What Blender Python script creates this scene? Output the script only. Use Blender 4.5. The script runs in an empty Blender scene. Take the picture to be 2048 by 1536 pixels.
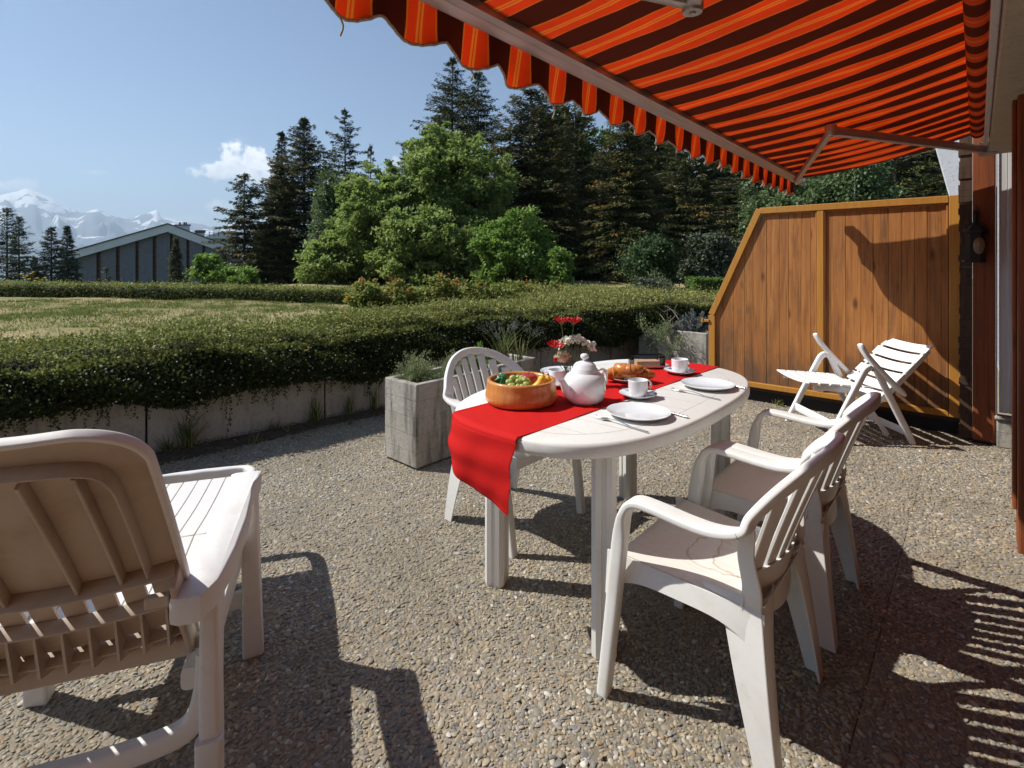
import bpy, bmesh, math, random
import numpy as np
from mathutils import Vector, Matrix
R = math.radians
SC = bpy.context.scene
COL = SC.collection

# ------------------------------------------------------------------ camera, sky, sun, exposure
YAW = math.atan2(1955 - 1024, 1042.0)          # the facade recedes 42 degrees to the right of the view
cam = bpy.data.cameras.new('camera'); cam_o = bpy.data.objects.new('camera', cam); COL.objects.link(cam_o)
cam.sensor_width = 36.0; cam.lens = 36.0 * 1042 / 2048
cam.shift_y = -(768 - 525) / 2048.0
cam.clip_start = 0.05; cam.clip_end = 30000
cam_o.location = (0, 0, 1.27); cam_o.rotation_euler = (R(90), 0, YAW)
SC.camera = cam_o

SUN = Vector((1.0, 0.62, -1.30)).normalized()  # direction the light travels
w = bpy.data.worlds.new('World'); SC.world = w; w.use_nodes = True
wn = w.node_tree; wn.nodes.clear()
sky = wn.nodes.new('ShaderNodeTexSky'); sky.sky_type = 'NISHITA'; sky.sun_disc = False
sky.sun_elevation = math.asin(-SUN.z); sky.sun_rotation = math.atan2(-SUN.x, -SUN.y)
sky.altitude = 1500; sky.air_density = 1.0; sky.dust_density = 0.5; sky.ozone_density = 1.4
bg = wn.nodes.new('ShaderNodeBackground'); bg.inputs['Strength'].default_value = 0.087
wo = wn.nodes.new('ShaderNodeOutputWorld'); wn.links.new(bg.outputs[0], wo.inputs[0])

sun = bpy.data.lights.new('sun', 'SUN'); sun.energy = 5.0; sun.angle = R(0.53); sun.color = (1.0, 0.965, 0.89)
sun_o = bpy.data.objects.new('sun', sun); COL.objects.link(sun_o)
sun_o.location = (-10, -6, 14); sun_o.rotation_euler = SUN.to_track_quat('-Z', 'Y').to_euler()

SC.view_settings.view_transform = 'Standard'; SC.view_settings.look = 'None'
SC.view_settings.exposure = 0.5; SC.view_settings.gamma = 1.0; SC.view_settings.use_curve_mapping = False
SC.render.engine = 'CYCLES'
SC.cycles.use_denoising = True; SC.cycles.denoising_input_passes = 'RGB_ALBEDO_NORMAL'; SC.cycles.denoising_prefilter = 'ACCURATE'
SC.cycles.max_bounces = 8; SC.cycles.transparent_max_bounces = 12; SC.cycles.volume_bounces = 0
SC.cycles.caustics_reflective = False; SC.cycles.caustics_refractive = False

# ------------------------------------------------------------------ helpers
F2 = np.array([-math.sin(YAW), math.cos(YAW)]); R2 = np.array([math.cos(YAW), math.sin(YAW)])
def D(px, py, d):
    """place on the line of sight of a photo pixel, d metres ahead of the camera"""
    u = (px - 1024) / 1042.0; v = (525 - py) / 1042.0
    p = (F2 + u * R2) * d
    return np.array([p[0], p[1], 1.27 + v * d])

def tag(o, label=None, cat=None, group=None, kind=None):
    if label: o['label'] = label
    if cat: o['category'] = cat
    if group: o['group'] = group
    if kind: o['kind'] = kind
    return o
def thing(name, label, cat, loc=(0, 0, 0), rz=0.0, group=None):
    o = bpy.data.objects.new(name, None); COL.objects.link(o)
    o.location = loc; o.rotation_euler = (0, 0, rz); o.empty_display_size = 0.1
    return tag(o, label, cat, group)
def children_of(o): return list(o.children)
def copy_tree(o, parent=None):
    c = o.copy(); COL.objects.link(c)
    if parent is not None: c.parent = parent
    for ch in children_of(o): copy_tree(ch, c)
    return c
def link(name, me, mat=None, parent=None, loc=None, rot=None):
    o = bpy.data.objects.new(name, me); COL.objects.link(o)
    if mat is not None and len(me.materials) == 0: me.materials.append(mat)
    if parent is not None: o.parent = parent
    if loc is not None: o.location = loc
    if rot is not None: o.rotation_euler = rot
    return o

def rr_section(wd, th, r=None, n=4):
    """rounded rectangle outline, wd along axis 0, th along axis 1"""
    r = min(wd, th) * 0.45 if r is None else min(r, wd * .499, th * .499)
    out = []
    for cx, cy, a0 in ((wd/2-r, th/2-r, 0), (-wd/2+r, th/2-r, 90), (-wd/2+r, -th/2+r, 180), (wd/2-r, -th/2+r, 270)):
        for k in range(n + 1):
            a = R(a0 + 90.0 * k / n); out.append((cx + r*math.cos(a), cy + r*math.sin(a)))
    return out
def circle(r, n=10): return [(r*math.cos(2*math.pi*k/n), r*math.sin(2*math.pi*k/n)) for k in range(n)]

def catmull(pts, n=6, closed=False):
    P = [np.array(p, float) for p in pts]; out = []; m = len(P)
    rng = range(m) if closed else range(m - 1)
    for i in rng:
        if closed: p0, p1, p2, p3 = P[(i-1) % m], P[i], P[(i+1) % m], P[(i+2) % m]
        else:
            p1, p2 = P[i], P[i+1]
            p0 = P[i-1] if i > 0 else 2*p1 - p2
            p3 = P[i+2] if i + 2 < m else 2*p2 - p1
        for k in range(n):
            t = k / n
            out.append(0.5*((2*p1) + (-p0+p2)*t + (2*p0-5*p1+4*p2-p3)*t*t + (-p0+3*p1-3*p2+p3)*t**3))
    if not closed: out.append(P[-1])
    return out

class MB:
    def __init__(s): s.v = []; s.f = []
    def add(s, vs, fs):
        b = len(s.v); s.v += [tuple(map(float, p)) for p in vs]; s.f += [[i + b for i in q] for q in fs]; return s
    def box(s, x0, x1, y0, y1, z0, z1):
        return s.add([(x0,y0,z0),(x1,y0,z0),(x1,y1,z0),(x0,y1,z0),(x0,y0,z1),(x1,y0,z1),(x1,y1,z1),(x0,y1,z1)],
                     [(3,2,1,0),(4,5,6,7),(0,1,5,4),(1,2,6,5),(2,3,7,6),(3,0,4,7)])
    def hexa(s, b4, t4):
        return s.add(list(b4) + list(t4), [(3,2,1,0),(4,5,6,7),(0,1,5,4),(1,2,6,5),(2,3,7,6),(3,0,4,7)])
    def prism(s, poly, vec):
        """polygon of 3d points pushed along vec"""
        n = len(poly); vec = np.array(vec, float); P = [np.array(p, float) for p in poly]
        return s.add(P + [p + vec for p in P], [list(range(n))[::-1], [i+n for i in range(n)]] + [(i, (i+1) % n, (i+1) % n + n, i + n) for i in range(n)])
    def sweep(s, path, sec, side=(1, 0, 0), scale=None, caps=True, closed=False):
        """section (axis0 along side, axis1 along tangent x side) swept along a path; side: one vector or one per point"""
        P = [np.array(p, float) for p in path]; n = len(P); m = len(sec); vs = []
        for i in range(n):
            if closed: t = P[(i+1) % n] - P[i-1]
            else: t = P[min(i+1, n-1)] - P[max(i-1, 0)]
            t = t / (np.linalg.norm(t) + 1e-12)
            sd = np.array(side[i] if np.ndim(side) == 2 else side, float)
            sd = sd - t * sd.dot(t); sd = sd / (np.linalg.norm(sd) + 1e-12)
            b = np.cross(t, sd)
            k = (1, 1) if scale is None else (scale[i] if np.ndim(scale[i]) else (scale[i], scale[i]))
            for a, c in sec: vs.append(P[i] + sd*a*k[0] + b*c*k[1])
        fs = []
        for i in range(n if closed else n - 1):
            j = (i + 1) % n
            for q in range(m): fs.append((i*m+q, i*m+(q+1) % m, j*m+(q+1) % m, j*m+q))
        if caps and not closed: fs += [list(range(m))[::-1], [(n-1)*m + q for q in range(m)]]
        return s.add(vs, fs)
    def tube(s, path, r, n=8, scale=None, closed=False):
        P = [np.array(p, float) for p in path]
        t = P[-1] - P[0] if not closed else P[1] - P[0]
        a = np.abs(t); sd = np.eye(3)[int(np.argmin(a))]
        return s.sweep(P, circle(r, n), sd, scale, True, closed)
    def lathe(s, prof, n=32, c=(0, 0, 0)):
        vs = []; fs = []; m = len(prof)
        for r_, z in prof:
            for k in range(n):
                a = 2*math.pi*k/n; vs.append((c[0]+r_*math.cos(a), c[1]+r_*math.sin(a), c[2]+z))
        for i in range(m-1):
            for k in range(n): fs.append((i*n+k, i*n+(k+1) % n, (i+1)*n+(k+1) % n, (i+1)*n+k))
        return s.add(vs, fs)
    def grid(s, fn, nu, nv):
        vs = [fn(i/nu, j/nv) for j in range(nv+1) for i in range(nu+1)]
        return s.add(vs, [(j*(nu+1)+i, j*(nu+1)+i+1, (j+1)*(nu+1)+i+1, (j+1)*(nu+1)+i) for j in range(nv) for i in range(nu)])
    def slab(s, fn, nu, nv, th):
        """closed thick sheet: fn gives the top, th a vector to the underside"""
        th = np.array(th, float); m = (nu+1)*(nv+1)
        T = [np.array(fn(i/nu, j/nv), float) for j in range(nv+1) for i in range(nu+1)]
        fs = []
        for j in range(nv):
            for i in range(nu):
                a, b, c, d = j*(nu+1)+i, j*(nu+1)+i+1, (j+1)*(nu+1)+i+1, (j+1)*(nu+1)+i
                fs += [(a, b, c, d), (d+m, c+m, b+m, a+m)]
        for i in range(nu):
            a, b = i, i+1; fs.append((b, a, a+m, b+m)); a, b = nv*(nu+1)+i, nv*(nu+1)+i+1; fs.append((a, b, b+m, a+m))
        for j in range(nv):
            a, b = j*(nu+1), (j+1)*(nu+1); fs.append((a, b, b+m, a+m)); a, b = j*(nu+1)+nu, (j+1)*(nu+1)+nu; fs.append((b, a, a+m, b+m))
        return s.add(T + [p + th for p in T], fs)
    def mesh(s, name, smooth=40):
        me = bpy.data.meshes.new(name); me.from_pydata(s.v, [], s.f); me.update()
        bm = bmesh.new(); bm.from_mesh(me); bmesh.ops.recalc_face_normals(bm, faces=bm.faces); bm.to_mesh(me); bm.free()
        if smooth:
            me.shade_smooth(); me.set_sharp_from_angle(angle=R(smooth))
        return me
    def build(s, name, mat, parent=None, smooth=40, bevel=0, loc=None, rot=None, subsurf=0, seg=2):
        o = link(name, s.mesh(name, smooth), mat, parent, loc, rot)
        if bevel:
            b = o.modifiers.new('bevel', 'BEVEL'); b.width = bevel; b.segments = seg; b.limit_method = 'ANGLE'; b.angle_limit = R(38)
        if subsurf:
            u = o.modifiers.new('sub', 'SUBSURF'); u.levels = subsurf; u.render_levels = subsurf
        return o

def quads_mesh(name, V, nq, k=4, tint=None, mat=None, smooth=False):
    """fast mesh of separate k-gons from an (nq*k, 3) array, tint one float per face"""
    me = bpy.data.meshes.new(name); V = np.ascontiguousarray(V, dtype=np.float32).reshape(-1, 3)
    me.vertices.add(len(V)); me.vertices.foreach_set('co', V.ravel())
    me.loops.add(nq*k); me.loops.foreach_set('vertex_index', np.arange(nq*k, dtype=np.int32))
    me.polygons.add(nq); me.polygons.foreach_set('loop_start', np.arange(0, nq*k, k, dtype=np.int32))
    me.update(calc_edges=True)
    if tint is not None:
        a = me.attributes.new('tint', 'FLOAT', 'FACE'); a.data.foreach_set('value', np.asarray(tint, dtype=np.float32))
    if mat is not None: me.materials.append(mat)
    return me
def nrm(a): return a / (np.linalg.norm(a, axis=-1, keepdims=True) + 1e-9)
def leaf_array(P, Dr, N, L, W, fold=0.15):
    """diamond leaves: base point, tip direction, face normal, length, width"""
    Dr = nrm(Dr); S = nrm(np.cross(N, Dr)); N = np.cross(Dr, S)
    L = np.asarray(L).reshape(-1, 1); W = np.asarray(W).reshape(-1, 1)
    mid = P + Dr*L*0.5
    return np.stack([P, mid - S*W*.5 + N*W*fold, P + Dr*L, mid + S*W*.5 + N*W*fold], axis=1)

# ------------------------------------------------------------------ materials
class NT:
    def __init__(s, name):
        s.m = bpy.data.materials.new(name); s.m.use_nodes = True; s.t = s.m.node_tree
        s.b = s.t.nodes['Principled BSDF']; s.out = s.t.nodes['Material Output']; s._c = None
    def n(s, kind, **kw):
        x = s.t.nodes.new(kind)
        for k, v in kw.items(): setattr(x, k, v)
        return x
    def l(s, a, b): s.t.links.new(a, b)
    def co(s, which='Object', scale=(1, 1, 1), rot=(0, 0, 0)):
        if s._c is None: s._c = s.n('ShaderNodeTexCoord')
        mp = s.n('ShaderNodeMapping'); mp.inputs['Scale'].default_value = scale; mp.inputs['Rotation'].default_value = rot
        s.l(s._c.outputs[which], mp.inputs['Vector']); return mp.outputs[0]
    def noise(s, vec, scale, detail=4, rough=.55, dist=0.0):
        x = s.n('ShaderNodeTexNoise'); x.inputs['Scale'].default_value = scale; x.inputs['Detail'].default_value = detail
        x.inputs['Roughness'].default_value = rough; x.inputs['Distortion'].default_value = dist
        if vec is not None: s.l(vec, x.inputs['Vector'])
        return x.outputs['Fac']
    def ramp(s, fac, stops, interp='LINEAR'):
        x = s.n('ShaderNodeValToRGB'); e = x.color_ramp.elements; x.color_ramp.interpolation = interp
        while len(e) < len(stops): e.new(0.5)
        for k, (p, c) in enumerate(stops):
            e[k].position = p; e[k].color = (*c, 1) if len(c) == 3 else c
        s.l(fac, x.inputs[0]); return x.outputs[0]
    def gray(s, fac, a, b, lo=0.0, hi=1.0):
        x = s.n('ShaderNodeMapRange'); x.inputs[1].default_value = a; x.inputs[2].default_value = b
        x.inputs[3].default_value = lo; x.inputs[4].default_value = hi; s.l(fac, x.inputs[0]); return x.outputs[0]
    def mix(s, fac, a, b, mode='MIX'):
        x = s.n('ShaderNodeMix', data_type='RGBA', blend_type=mode)
        for sock, v in ((x.inputs['Factor'], fac), (x.inputs['A'], a), (x.inputs['B'], b)):
            pass
        fs = [i for i in x.inputs if i.name == 'Factor' and i.type == 'VALUE'][0]
        ca = [i for i in x.inputs if i.name == 'A' and i.type == 'RGBA'][0]; cb = [i for i in x.inputs if i.name == 'B' and i.type == 'RGBA'][0]
        for sock, v in ((fs, fac), (ca, a), (cb, b)):
            if isinstance(v, (int, float)): sock.default_value = v
            elif isinstance(v, tuple): sock.default_value = (*v, 1)
            else: s.l(v, sock)
        return [o for o in x.outputs if o.type == 'RGBA'][0]
    def math(s, op, a, b=0.0, c=None):
        x = s.n('ShaderNodeMath', operation=op)
        for k, v in enumerate((a, b, c)):
            if v is None: continue
            if isinstance(v, (int, float)): x.inputs[k].default_value = v
            else: s.l(v, x.inputs[k])
        return x.outputs[0]
    def rnd(s): return s.n('ShaderNodeObjectInfo').outputs['Random']
    def attr(s, nm='tint'):
        return s.n('ShaderNodeAttribute', attribute_name=nm).outputs['Fac']
    def sep(s, vec):
        x = s.n('ShaderNodeSeparateXYZ'); s.l(vec, x.inputs[0]); return x.outputs
    def bump(s, h, strength=.3, dist=.005):
        x = s.n('ShaderNodeBump'); x.inputs['Strength'].default_value = strength; x.inputs['Distance'].default_value = dist
        s.l(h, x.inputs['Height']); s.l(x.outputs[0], s.b.inputs['Normal']); return x.outputs[0]
    def set(s, color=None, rough=None, metal=None, spec=None, trans=None, coat=None, ior=None):
        for k, v in (('Base Color', color), ('Roughness', rough), ('Metallic', metal), ('Specular IOR Level', spec), ('Transmission Weight', trans), ('Coat Weight', coat), ('IOR', ior)):
            if v is None: continue
            if isinstance(v, tuple): s.b.inputs[k].default_value = (*v, 1)
            elif isinstance(v, (int, float)): s.b.inputs[k].default_value = v
            else: s.l(v, s.b.inputs[k])
        return s
    def translucent(s, color, fac):
        tr = s.n('ShaderNodeBsdfTranslucent'); mx = s.n('ShaderNodeMixShader'); mx.inputs[0].default_value = fac
        if isinstance(color, tuple): tr.inputs[0].default_value = (*color, 1)
        else: s.l(color, tr.inputs[0])
        s.l(s.b.outputs[0], mx.inputs[1]); s.l(tr.outputs[0], mx.inputs[2]); s.l(mx.outputs[0], s.out.inputs['Surface']); return s

M = {}
def plastic(name, base, stain, rough, tl, stain_scale=9, amount=.5, grain=False):
    x = NT(name); c = x.co()
    n1 = x.noise(c, stain_scale, 6, .62, .6); n2 = x.noise(c, 60, 3)
    col = x.mix(x.gray(n1, .52, .75, 0, amount), base, stain)
    col = x.mix(x.gray(n2, .55, .8, 0, .25), col, stain)
    if grain:
        g = x.noise(x.co(scale=(55, 3, 3)), 3, 4, .6)
        col = x.mix(x.gray(g, .52, .75, 0, .28), col, tuple(v*.72 for v in stain))
        x.bump(g, .1, .002)
    x.set(col, x.gray(n1, .3, .8, rough, rough + .22), spec=.45)
    x.translucent(x.mix(.5, base, (.62, .40, .26)), tl); M[name] = x.m
plastic('white_plastic', (.75, .745, .72), (.56, .51, .43), .34, .04, amount=.42)
plastic('seat_plastic', (.77, .74, .70), (.56, .45, .32), .4, .03, 7, .40, True)
plastic('lounger_plastic', (.72, .70, .68), (.52, .43, .34), .38, .05, 6, .35)
plastic('shaded_grimy_plastic', (.52, .43, .35), (.33, .23, .16), .5, .07, 6, .7)  # lounger's rear side: its shade put into the colour together with real grime
plastic('bright_plastic', (.84, .84, .84), (.74, .72, .68), .33, .05, amount=.25)
plastic('table_plastic', (.72, .71, .68), (.54, .49, .42), .38, .02, 5, .45)
x = NT('ceramic'); x.set((.73, .74, .76), .07, spec=.6, coat=.4); M['ceramic'] = x.m
x = NT('steel'); n = x.noise(x.co(scale=(1, 1, 1)), 120, 2); x.set((.62, .61, .60), x.gray(n, .3, .7, .16, .3), 1.0); M['steel'] = x.m
x = NT('aluminium'); g = x.noise(x.co(scale=(60, 1.2, 60)), 2, 4); x.set(x.mix(x.gray(g, .35, .7), (.50, .48, .46), (.40, .37, .35)), .42, .55); M['aluminium'] = x.m
x = NT('dark_gasket'); x.set((.02, .018, .016), .6); M['dark_gasket'] = x.m
x = NT('black_iron'); n = x.noise(x.co(), 60, 4); x.set((.012, .011, .010), .55, .3); x.bump(n, .3, .002); M['black_iron'] = x.m
x = NT('amber_glass'); x.set((.45, .30, .16), .25, trans=.6, ior=1.45); M['amber_glass'] = x.m

def stripes(x, y, dark, red, line, edge):
    """woven awning pattern: brown band, then a red band with fine ochre lines, 202 mm repeat along y"""
    t = x.math('FRACT', x.math('DIVIDE', x.math('SUBTRACT', y, 0.85), 0.207))
    return x.ramp(t, [(0.0, edge), (.03, red), (.19, line), (.225, red), (.25, line), (.285, red), (.47, edge), (.50, dark)], 'CONSTANT')
def cloth_awning(name, tl):
    x = NT(name); c = x.co(); n = x.noise(c, 4, 5, .65); wv = x.noise(x.co(scale=(40, 40, 40)), 12, 2)
    y = x.sep(c)[1]
    col = stripes(x, y, (.19, .058, .036), (.86, .175, .055), (.88, .44, .12), (.82, .34, .08))
    col = x.mix(x.gray(n, .35, .75, 0, .35), col, x.mix(.55, col, (.09, .03, .02)))
    col = x.mix(x.gray(wv, .3, .7, 0, .18), col, (.05, .02, .015))
    x.set(col, .85, spec=.1); x.bump(wv, .15, .001)
    x.translucent(x.mix(.25, col, (.60, .10, .03), 'MULTIPLY') if False else col, tl); M[name] = x.m
cloth_awning('awning_cloth', .60)
x = NT('frayed_braid'); n = x.noise(x.co(), 200, 3); x.set(x.mix(x.gray(n, .4, .6), (.50, .45, .38), (.30, .26, .2)), .9); M['frayed_braid'] = x.m
x = NT('red_linen'); c = x.co(); wv = x.noise(x.co(scale=(30, 220, 30)), 5, 3); n = x.noise(x.co(scale=(1, 5, 1)), 5, 4)
x.set(x.mix(x.gray(wv, .3, .7, 0, .5), (.60, .016, .014), (.42, .010, .010)), .8, spec=.12)
hh = x.math('ADD', x.math('MULTIPLY', wv, .25), n); x.bump(hh, .35, .004); x.translucent((.65, .02, .015), .12); M['red_linen'] = x.m

def wood(name, a, b, dark, knot=True, scale=1.0, rough=.6, axis='z', grime=0.0):
    x = NT(name); r = x.rnd()
    off = x.n('ShaderNodeCombineXYZ'); x.l(x.math('MULTIPLY', r, 37.0), off.inputs[0]); x.l(x.math('MULTIPLY', r, 91.0), off.inputs[2])
    ad = x.n('ShaderNodeVectorMath', operation='ADD'); x._c = x.n('ShaderNodeTexCoord'); x.l(x._c.outputs['Object'], ad.inputs[0]); x.l(off.outputs[0], ad.inputs[1])
    def mp(sc):
        m_ = x.n('ShaderNodeMapping'); m_.inputs['Scale'].default_value = sc; x.l(ad.outputs[0], m_.inputs['Vector']); return m_.outputs[0]
    s1 = (22*scale, 22*scale, 1.1*scale) if axis == 'z' else (22*scale, 1.1*scale, 22*scale)
    s2 = (90*scale, 90*scale, 2.5*scale) if axis == 'z' else (90*scale, 2.5*scale, 90*scale)
    g1 = x.noise(mp(s1), 1.0, 5, .6, .8); g2 = x.noise(mp(s2), 1.0, 3, .6)
    col = x.mix(x.gray(g1, .3, .7), a, b)
    col = x.mix(x.gray(g2, .52, .72, 0, .7), col, dark)
    col = x.mix(x.gray(r, 0, 1, 0, .45), col, x.mix(.5, col, dark))
    h = x.math('ADD', g1, x.math('MULTIPLY', g2, .6))
    if knot:
        vo = x.n('ShaderNodeTexVoronoi'); vo.inputs['Scale'].default_value = 1.0; x.l(mp((7, 7, 2.6) if axis == 'z' else (7, 2.6, 7)), vo.inputs['Vector'])
        kn = x.gray(vo.outputs['Distance'], .05, .17, 1, 0)
        col = x.mix(x.math('MULTIPLY', kn, .85), col, tuple(v*.5 for v in dark))
    if grime:
        gn = x.noise(mp((9, 9, 1.6)), 1.0, 5, .7)
        col = x.mix(x.gray(gn, .50, .72, 0, grime), col, (.035, .028, .022))
    if name == 'larch_board':
        zc = x.sep(x._c.outputs['Object'])[2]; wn_ = x.noise(mp((5, 5, 2.2)), 1.0, 5, .7)
        wet = x.gray(x.math('ADD', zc, x.math('MULTIPLY', x.math('SUBTRACT', wn_, .5), 1.5)), .15, .65, .75, 0); col = x.mix(wet, col, (.085, .062, .045))
    x.set(col, x.gray(g2, .3, .7, rough - .1, rough + .12), spec=.3); x.bump(h, .35, .003); M[name] = x.m
wood('larch_board', (.50, .215, .060), (.31, .115, .032), (.15, .058, .021), grime=.55)
wood('ochre_paint', (.50, .235, .042), (.42, .19, .034), (.34, .15, .03), knot=False, rough=.5)
wood('red_brown_timber', (.31, .090, .028), (.20, .055, .018), (.08, .024, .010), rough=.55, grime=.35)
wood('white_siding', (.66, .65, .66), (.56, .55, .56), (.42, .40, .40), knot=False, rough=.6)
wood('salad_wood', (.62, .28, .075), (.50, .20, .05), (.36, .13, .03), knot=False, scale=1.4, rough=.28)
M['salad_wood'].node_tree.nodes['Principled BSDF'].inputs['Coat Weight'].default_value = .35

def concrete(name, a, b, lines=0.0, dirt=.6):
    x = NT(name); c = x.co(); n1 = x.noise(c, 3, 6, .65); n2 = x.noise(c, 40, 4, .6); st = x.noise(x.co(scale=(9, 9, 1.2)), 1.6, 5, .65)
    col = x.mix(x.gray(n1, .3, .7), a, b); col = x.mix(x.gray(n2, .5, .7, 0, .4), col, tuple(v*.62 for v in b))
    col = x.mix(x.gray(st, .50, .70, 0, dirt), col, tuple(v*.30 for v in b))
    h = n2
    if lines:
        z = x.sep(c)[2]; fr = x.math('FRACT', x.math('DIVIDE', z, lines)); ln = x.gray(x.math('ABSOLUTE', x.math('SUBTRACT', fr, .5)), .475, .5, 0, 1)
        h = x.math('SUBTRACT', n2, x.math('MULTIPLY', ln, 1.6)); col = x.mix(x.math('MULTIPLY', ln, .25), col, tuple(v*.4 for v in b))
    vo = x.n('ShaderNodeTexVoronoi'); vo.inputs['Scale'].default_value = 22; x.l(c, vo.inputs['Vector'])
    pit = x.gray(vo.outputs['Distance'], .06, .12, 1, 0); col = x.mix(x.math('MULTIPLY', pit, .6), col, tuple(v*.3 for v in b))
    x.set(col, .88, spec=.2); x.bump(h, .5, .006); M[name] = x.m
concrete('board_concrete', (.46, .43, .38), (.31, .285, .245), .105, .95)
concrete('wall_concrete', (.46, .43, .38), (.36, .33, .29), 0, .45)
concrete('hall_concrete', (.18, .185, .20), (.135, .14, .155), 0, .3)
concrete('white_roughcast', (.66, .67, .69), (.56, .57, .60), 0, .12)
concrete('cream_render', (.50, .45, .36), (.44, .39, .31), 0, .2)
x = NT('slab_cement'); c = x.co('Object'); n1 = x.noise(c, 2.2, 5, .6); n2 = x.noise(c, 90, 3)
x.set(x.mix(x.gray(n1, .35, .7), x.mix(x.gray(n2, .3, .7), (.22, .18, .13), (.30, .25, .185)), (.15, .125, .09)), .9); x.bump(n2, .5, .004); M['slab_cement'] = x.m
x = NT('pebbles'); r = x.rnd(); c = x.co(); nn = x.noise(c, 3, 4)
geo = x.n('ShaderNodeNewGeometry'); big = x.noise(geo.outputs['Position'], 1.3, 3)
col = x.ramp(r, [(0, (.18, .178, .172)), (.14, (.265, .235, .185)), (.30, (.345, .285, .20)), (.46, (.225, .208, .18)), (.60, (.38, .32, .225)), (.72, (.30, .28, .25)), (.84, (.44, .385, .29)), (.92, (.33, .235, .14)), (.97, (.54, .51, .46))], 'CONSTANT')
col = x.mix(x.gray(nn, .35, .7, 0, .35), col, x.mix(.5, col, (.10, .085, .065)))
col = x.mix(x.gray(big, .38, .66, 0, .5), col, (.16, .135, .095), 'MIX')
x.set(col, .6, spec=.3); M['pebbles'] = x.m
x = NT('soil'); n = x.noise(x.co(), 30, 6, .7); x.set(x.mix(x.gray(n, .35, .65), (.045, .033, .022), (.10, .075, .05)), .95); x.bump(n, .9, .02); M['soil'] = x.m
x = NT('litter'); t = x.attr(); x.set(x.ramp(t, [(0, (.07, .045, .025)), (.5, (.16, .10, .055)), (1, (.26, .19, .11))]), .9); M['litter'] = x.m

def leafmat(name, stops, tl=.35, rough=.5, spec=.3, tcol=None):
    x = NT(name); t = x.attr(); col = x.ramp(t, stops); x.set(col, rough, spec=spec)
    x.translucent(x.mix(.5, col, tcol) if tcol else col, tl); M[name] = x.m
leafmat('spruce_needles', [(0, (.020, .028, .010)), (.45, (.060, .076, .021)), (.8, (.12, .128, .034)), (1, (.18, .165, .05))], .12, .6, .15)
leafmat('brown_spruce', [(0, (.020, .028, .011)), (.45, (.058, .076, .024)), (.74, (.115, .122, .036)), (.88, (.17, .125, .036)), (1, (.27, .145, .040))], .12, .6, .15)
leafmat('blue_conifer', [(0, (.025, .042, .026)), (.5, (.065, .09, .050)), (1, (.12, .145, .08))], .12, .6, .15)
leafmat('larch_needles', [(0, (.030, .046, .020)), (.5, (.065, .085, .036)), (1, (.10, .125, .05))], .25, .6, .15)
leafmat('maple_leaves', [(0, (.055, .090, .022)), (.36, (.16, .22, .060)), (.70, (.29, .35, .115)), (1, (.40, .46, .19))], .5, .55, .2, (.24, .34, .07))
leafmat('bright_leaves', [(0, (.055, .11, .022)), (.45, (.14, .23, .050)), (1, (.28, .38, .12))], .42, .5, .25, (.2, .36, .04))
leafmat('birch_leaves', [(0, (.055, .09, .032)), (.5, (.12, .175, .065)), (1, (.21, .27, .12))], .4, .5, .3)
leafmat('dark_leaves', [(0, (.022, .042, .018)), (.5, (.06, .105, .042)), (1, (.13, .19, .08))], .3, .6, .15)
leafmat('yew_leaves', [(0, (.035, .048, .030)), (.5, (.085, .105, .065)), (1, (.16, .185, .115))], .12, .6, .2)
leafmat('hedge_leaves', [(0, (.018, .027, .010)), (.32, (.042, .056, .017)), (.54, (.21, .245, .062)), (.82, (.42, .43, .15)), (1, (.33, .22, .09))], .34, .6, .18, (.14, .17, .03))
leafmat('rose_leaves', [(0, (.045, .08, .018)), (.42, (.14, .20, .04)), (.70, (.27, .30, .07)), (.88, (.36, .22, .06)), (1, (.42, .13, .05))], .42, .5, .25)
leafmat('herb_leaves', [(0, (.09, .12, .045)), (.45, (.22, .27, .12)), (1, (.38, .42, .24))], .35, .6, .2)
leafmat('weed_blades', [(0, (.06, .085, .024)), (.55, (.15, .19, .055)), (1, (.40, .36, .17))], .35, .6, .2)
leafmat('lavender_leaves', [(0, (.09, .10, .085)), (.6, (.20, .215, .195)), (1, (.32, .33, .31))], .25, .7, .1)
leafmat('lawn_blades', [(0, (.11, .155, .04)), (.36, (.20, .225, .075)), (.60, (.38, .32, .17)), (1, (.55, .43, .27))], .5, .7, .12)
x = NT('bark'); n = x.noise(x.co(scale=(6, 6, 1.2)), 4, 5, .65); x.set(x.mix(x.gray(n, .3, .7), (.055, .042, .032), (.15, .12, .095)), .9); x.bump(n, .8, .03); M['bark'] = x.m
x = NT('birch_bark'); n = x.noise(x.co(scale=(1, 1, 6)), 5, 4); x.set(x.mix(x.gray(n, .55, .68), (.58, .57, .54), (.05, .045, .04)), .8); M['birch_bark'] = x.m
x = NT('grey_twig'); n = x.noise(x.co(), 30, 4); x.set(x.mix(x.gray(n, .3, .7), (.15, .125, .10), (.32, .28, .235)), .9); M['grey_twig'] = x.m
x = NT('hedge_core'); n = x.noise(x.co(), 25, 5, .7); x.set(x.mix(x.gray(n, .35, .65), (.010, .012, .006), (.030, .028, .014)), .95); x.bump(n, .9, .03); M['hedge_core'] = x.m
x = NT('white_petal'); x.set((.86, .88, .80), .6).translucent((.82, .86, .7), .3); M['white_petal'] = x.m
x = NT('yellow_petal'); x.set((.75, .52, .03), .6).translucent((.8, .6, .05), .3); M['yellow_petal'] = x.m
x = NT('red_petal'); n = x.noise(x.co(), 60, 3); x.set(x.mix(x.gray(n, .3, .7), (.62, .018, .012), (.45, .010, .010)), .55).translucent((.75, .03, .015), .4); M['red_petal'] = x.m
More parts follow.
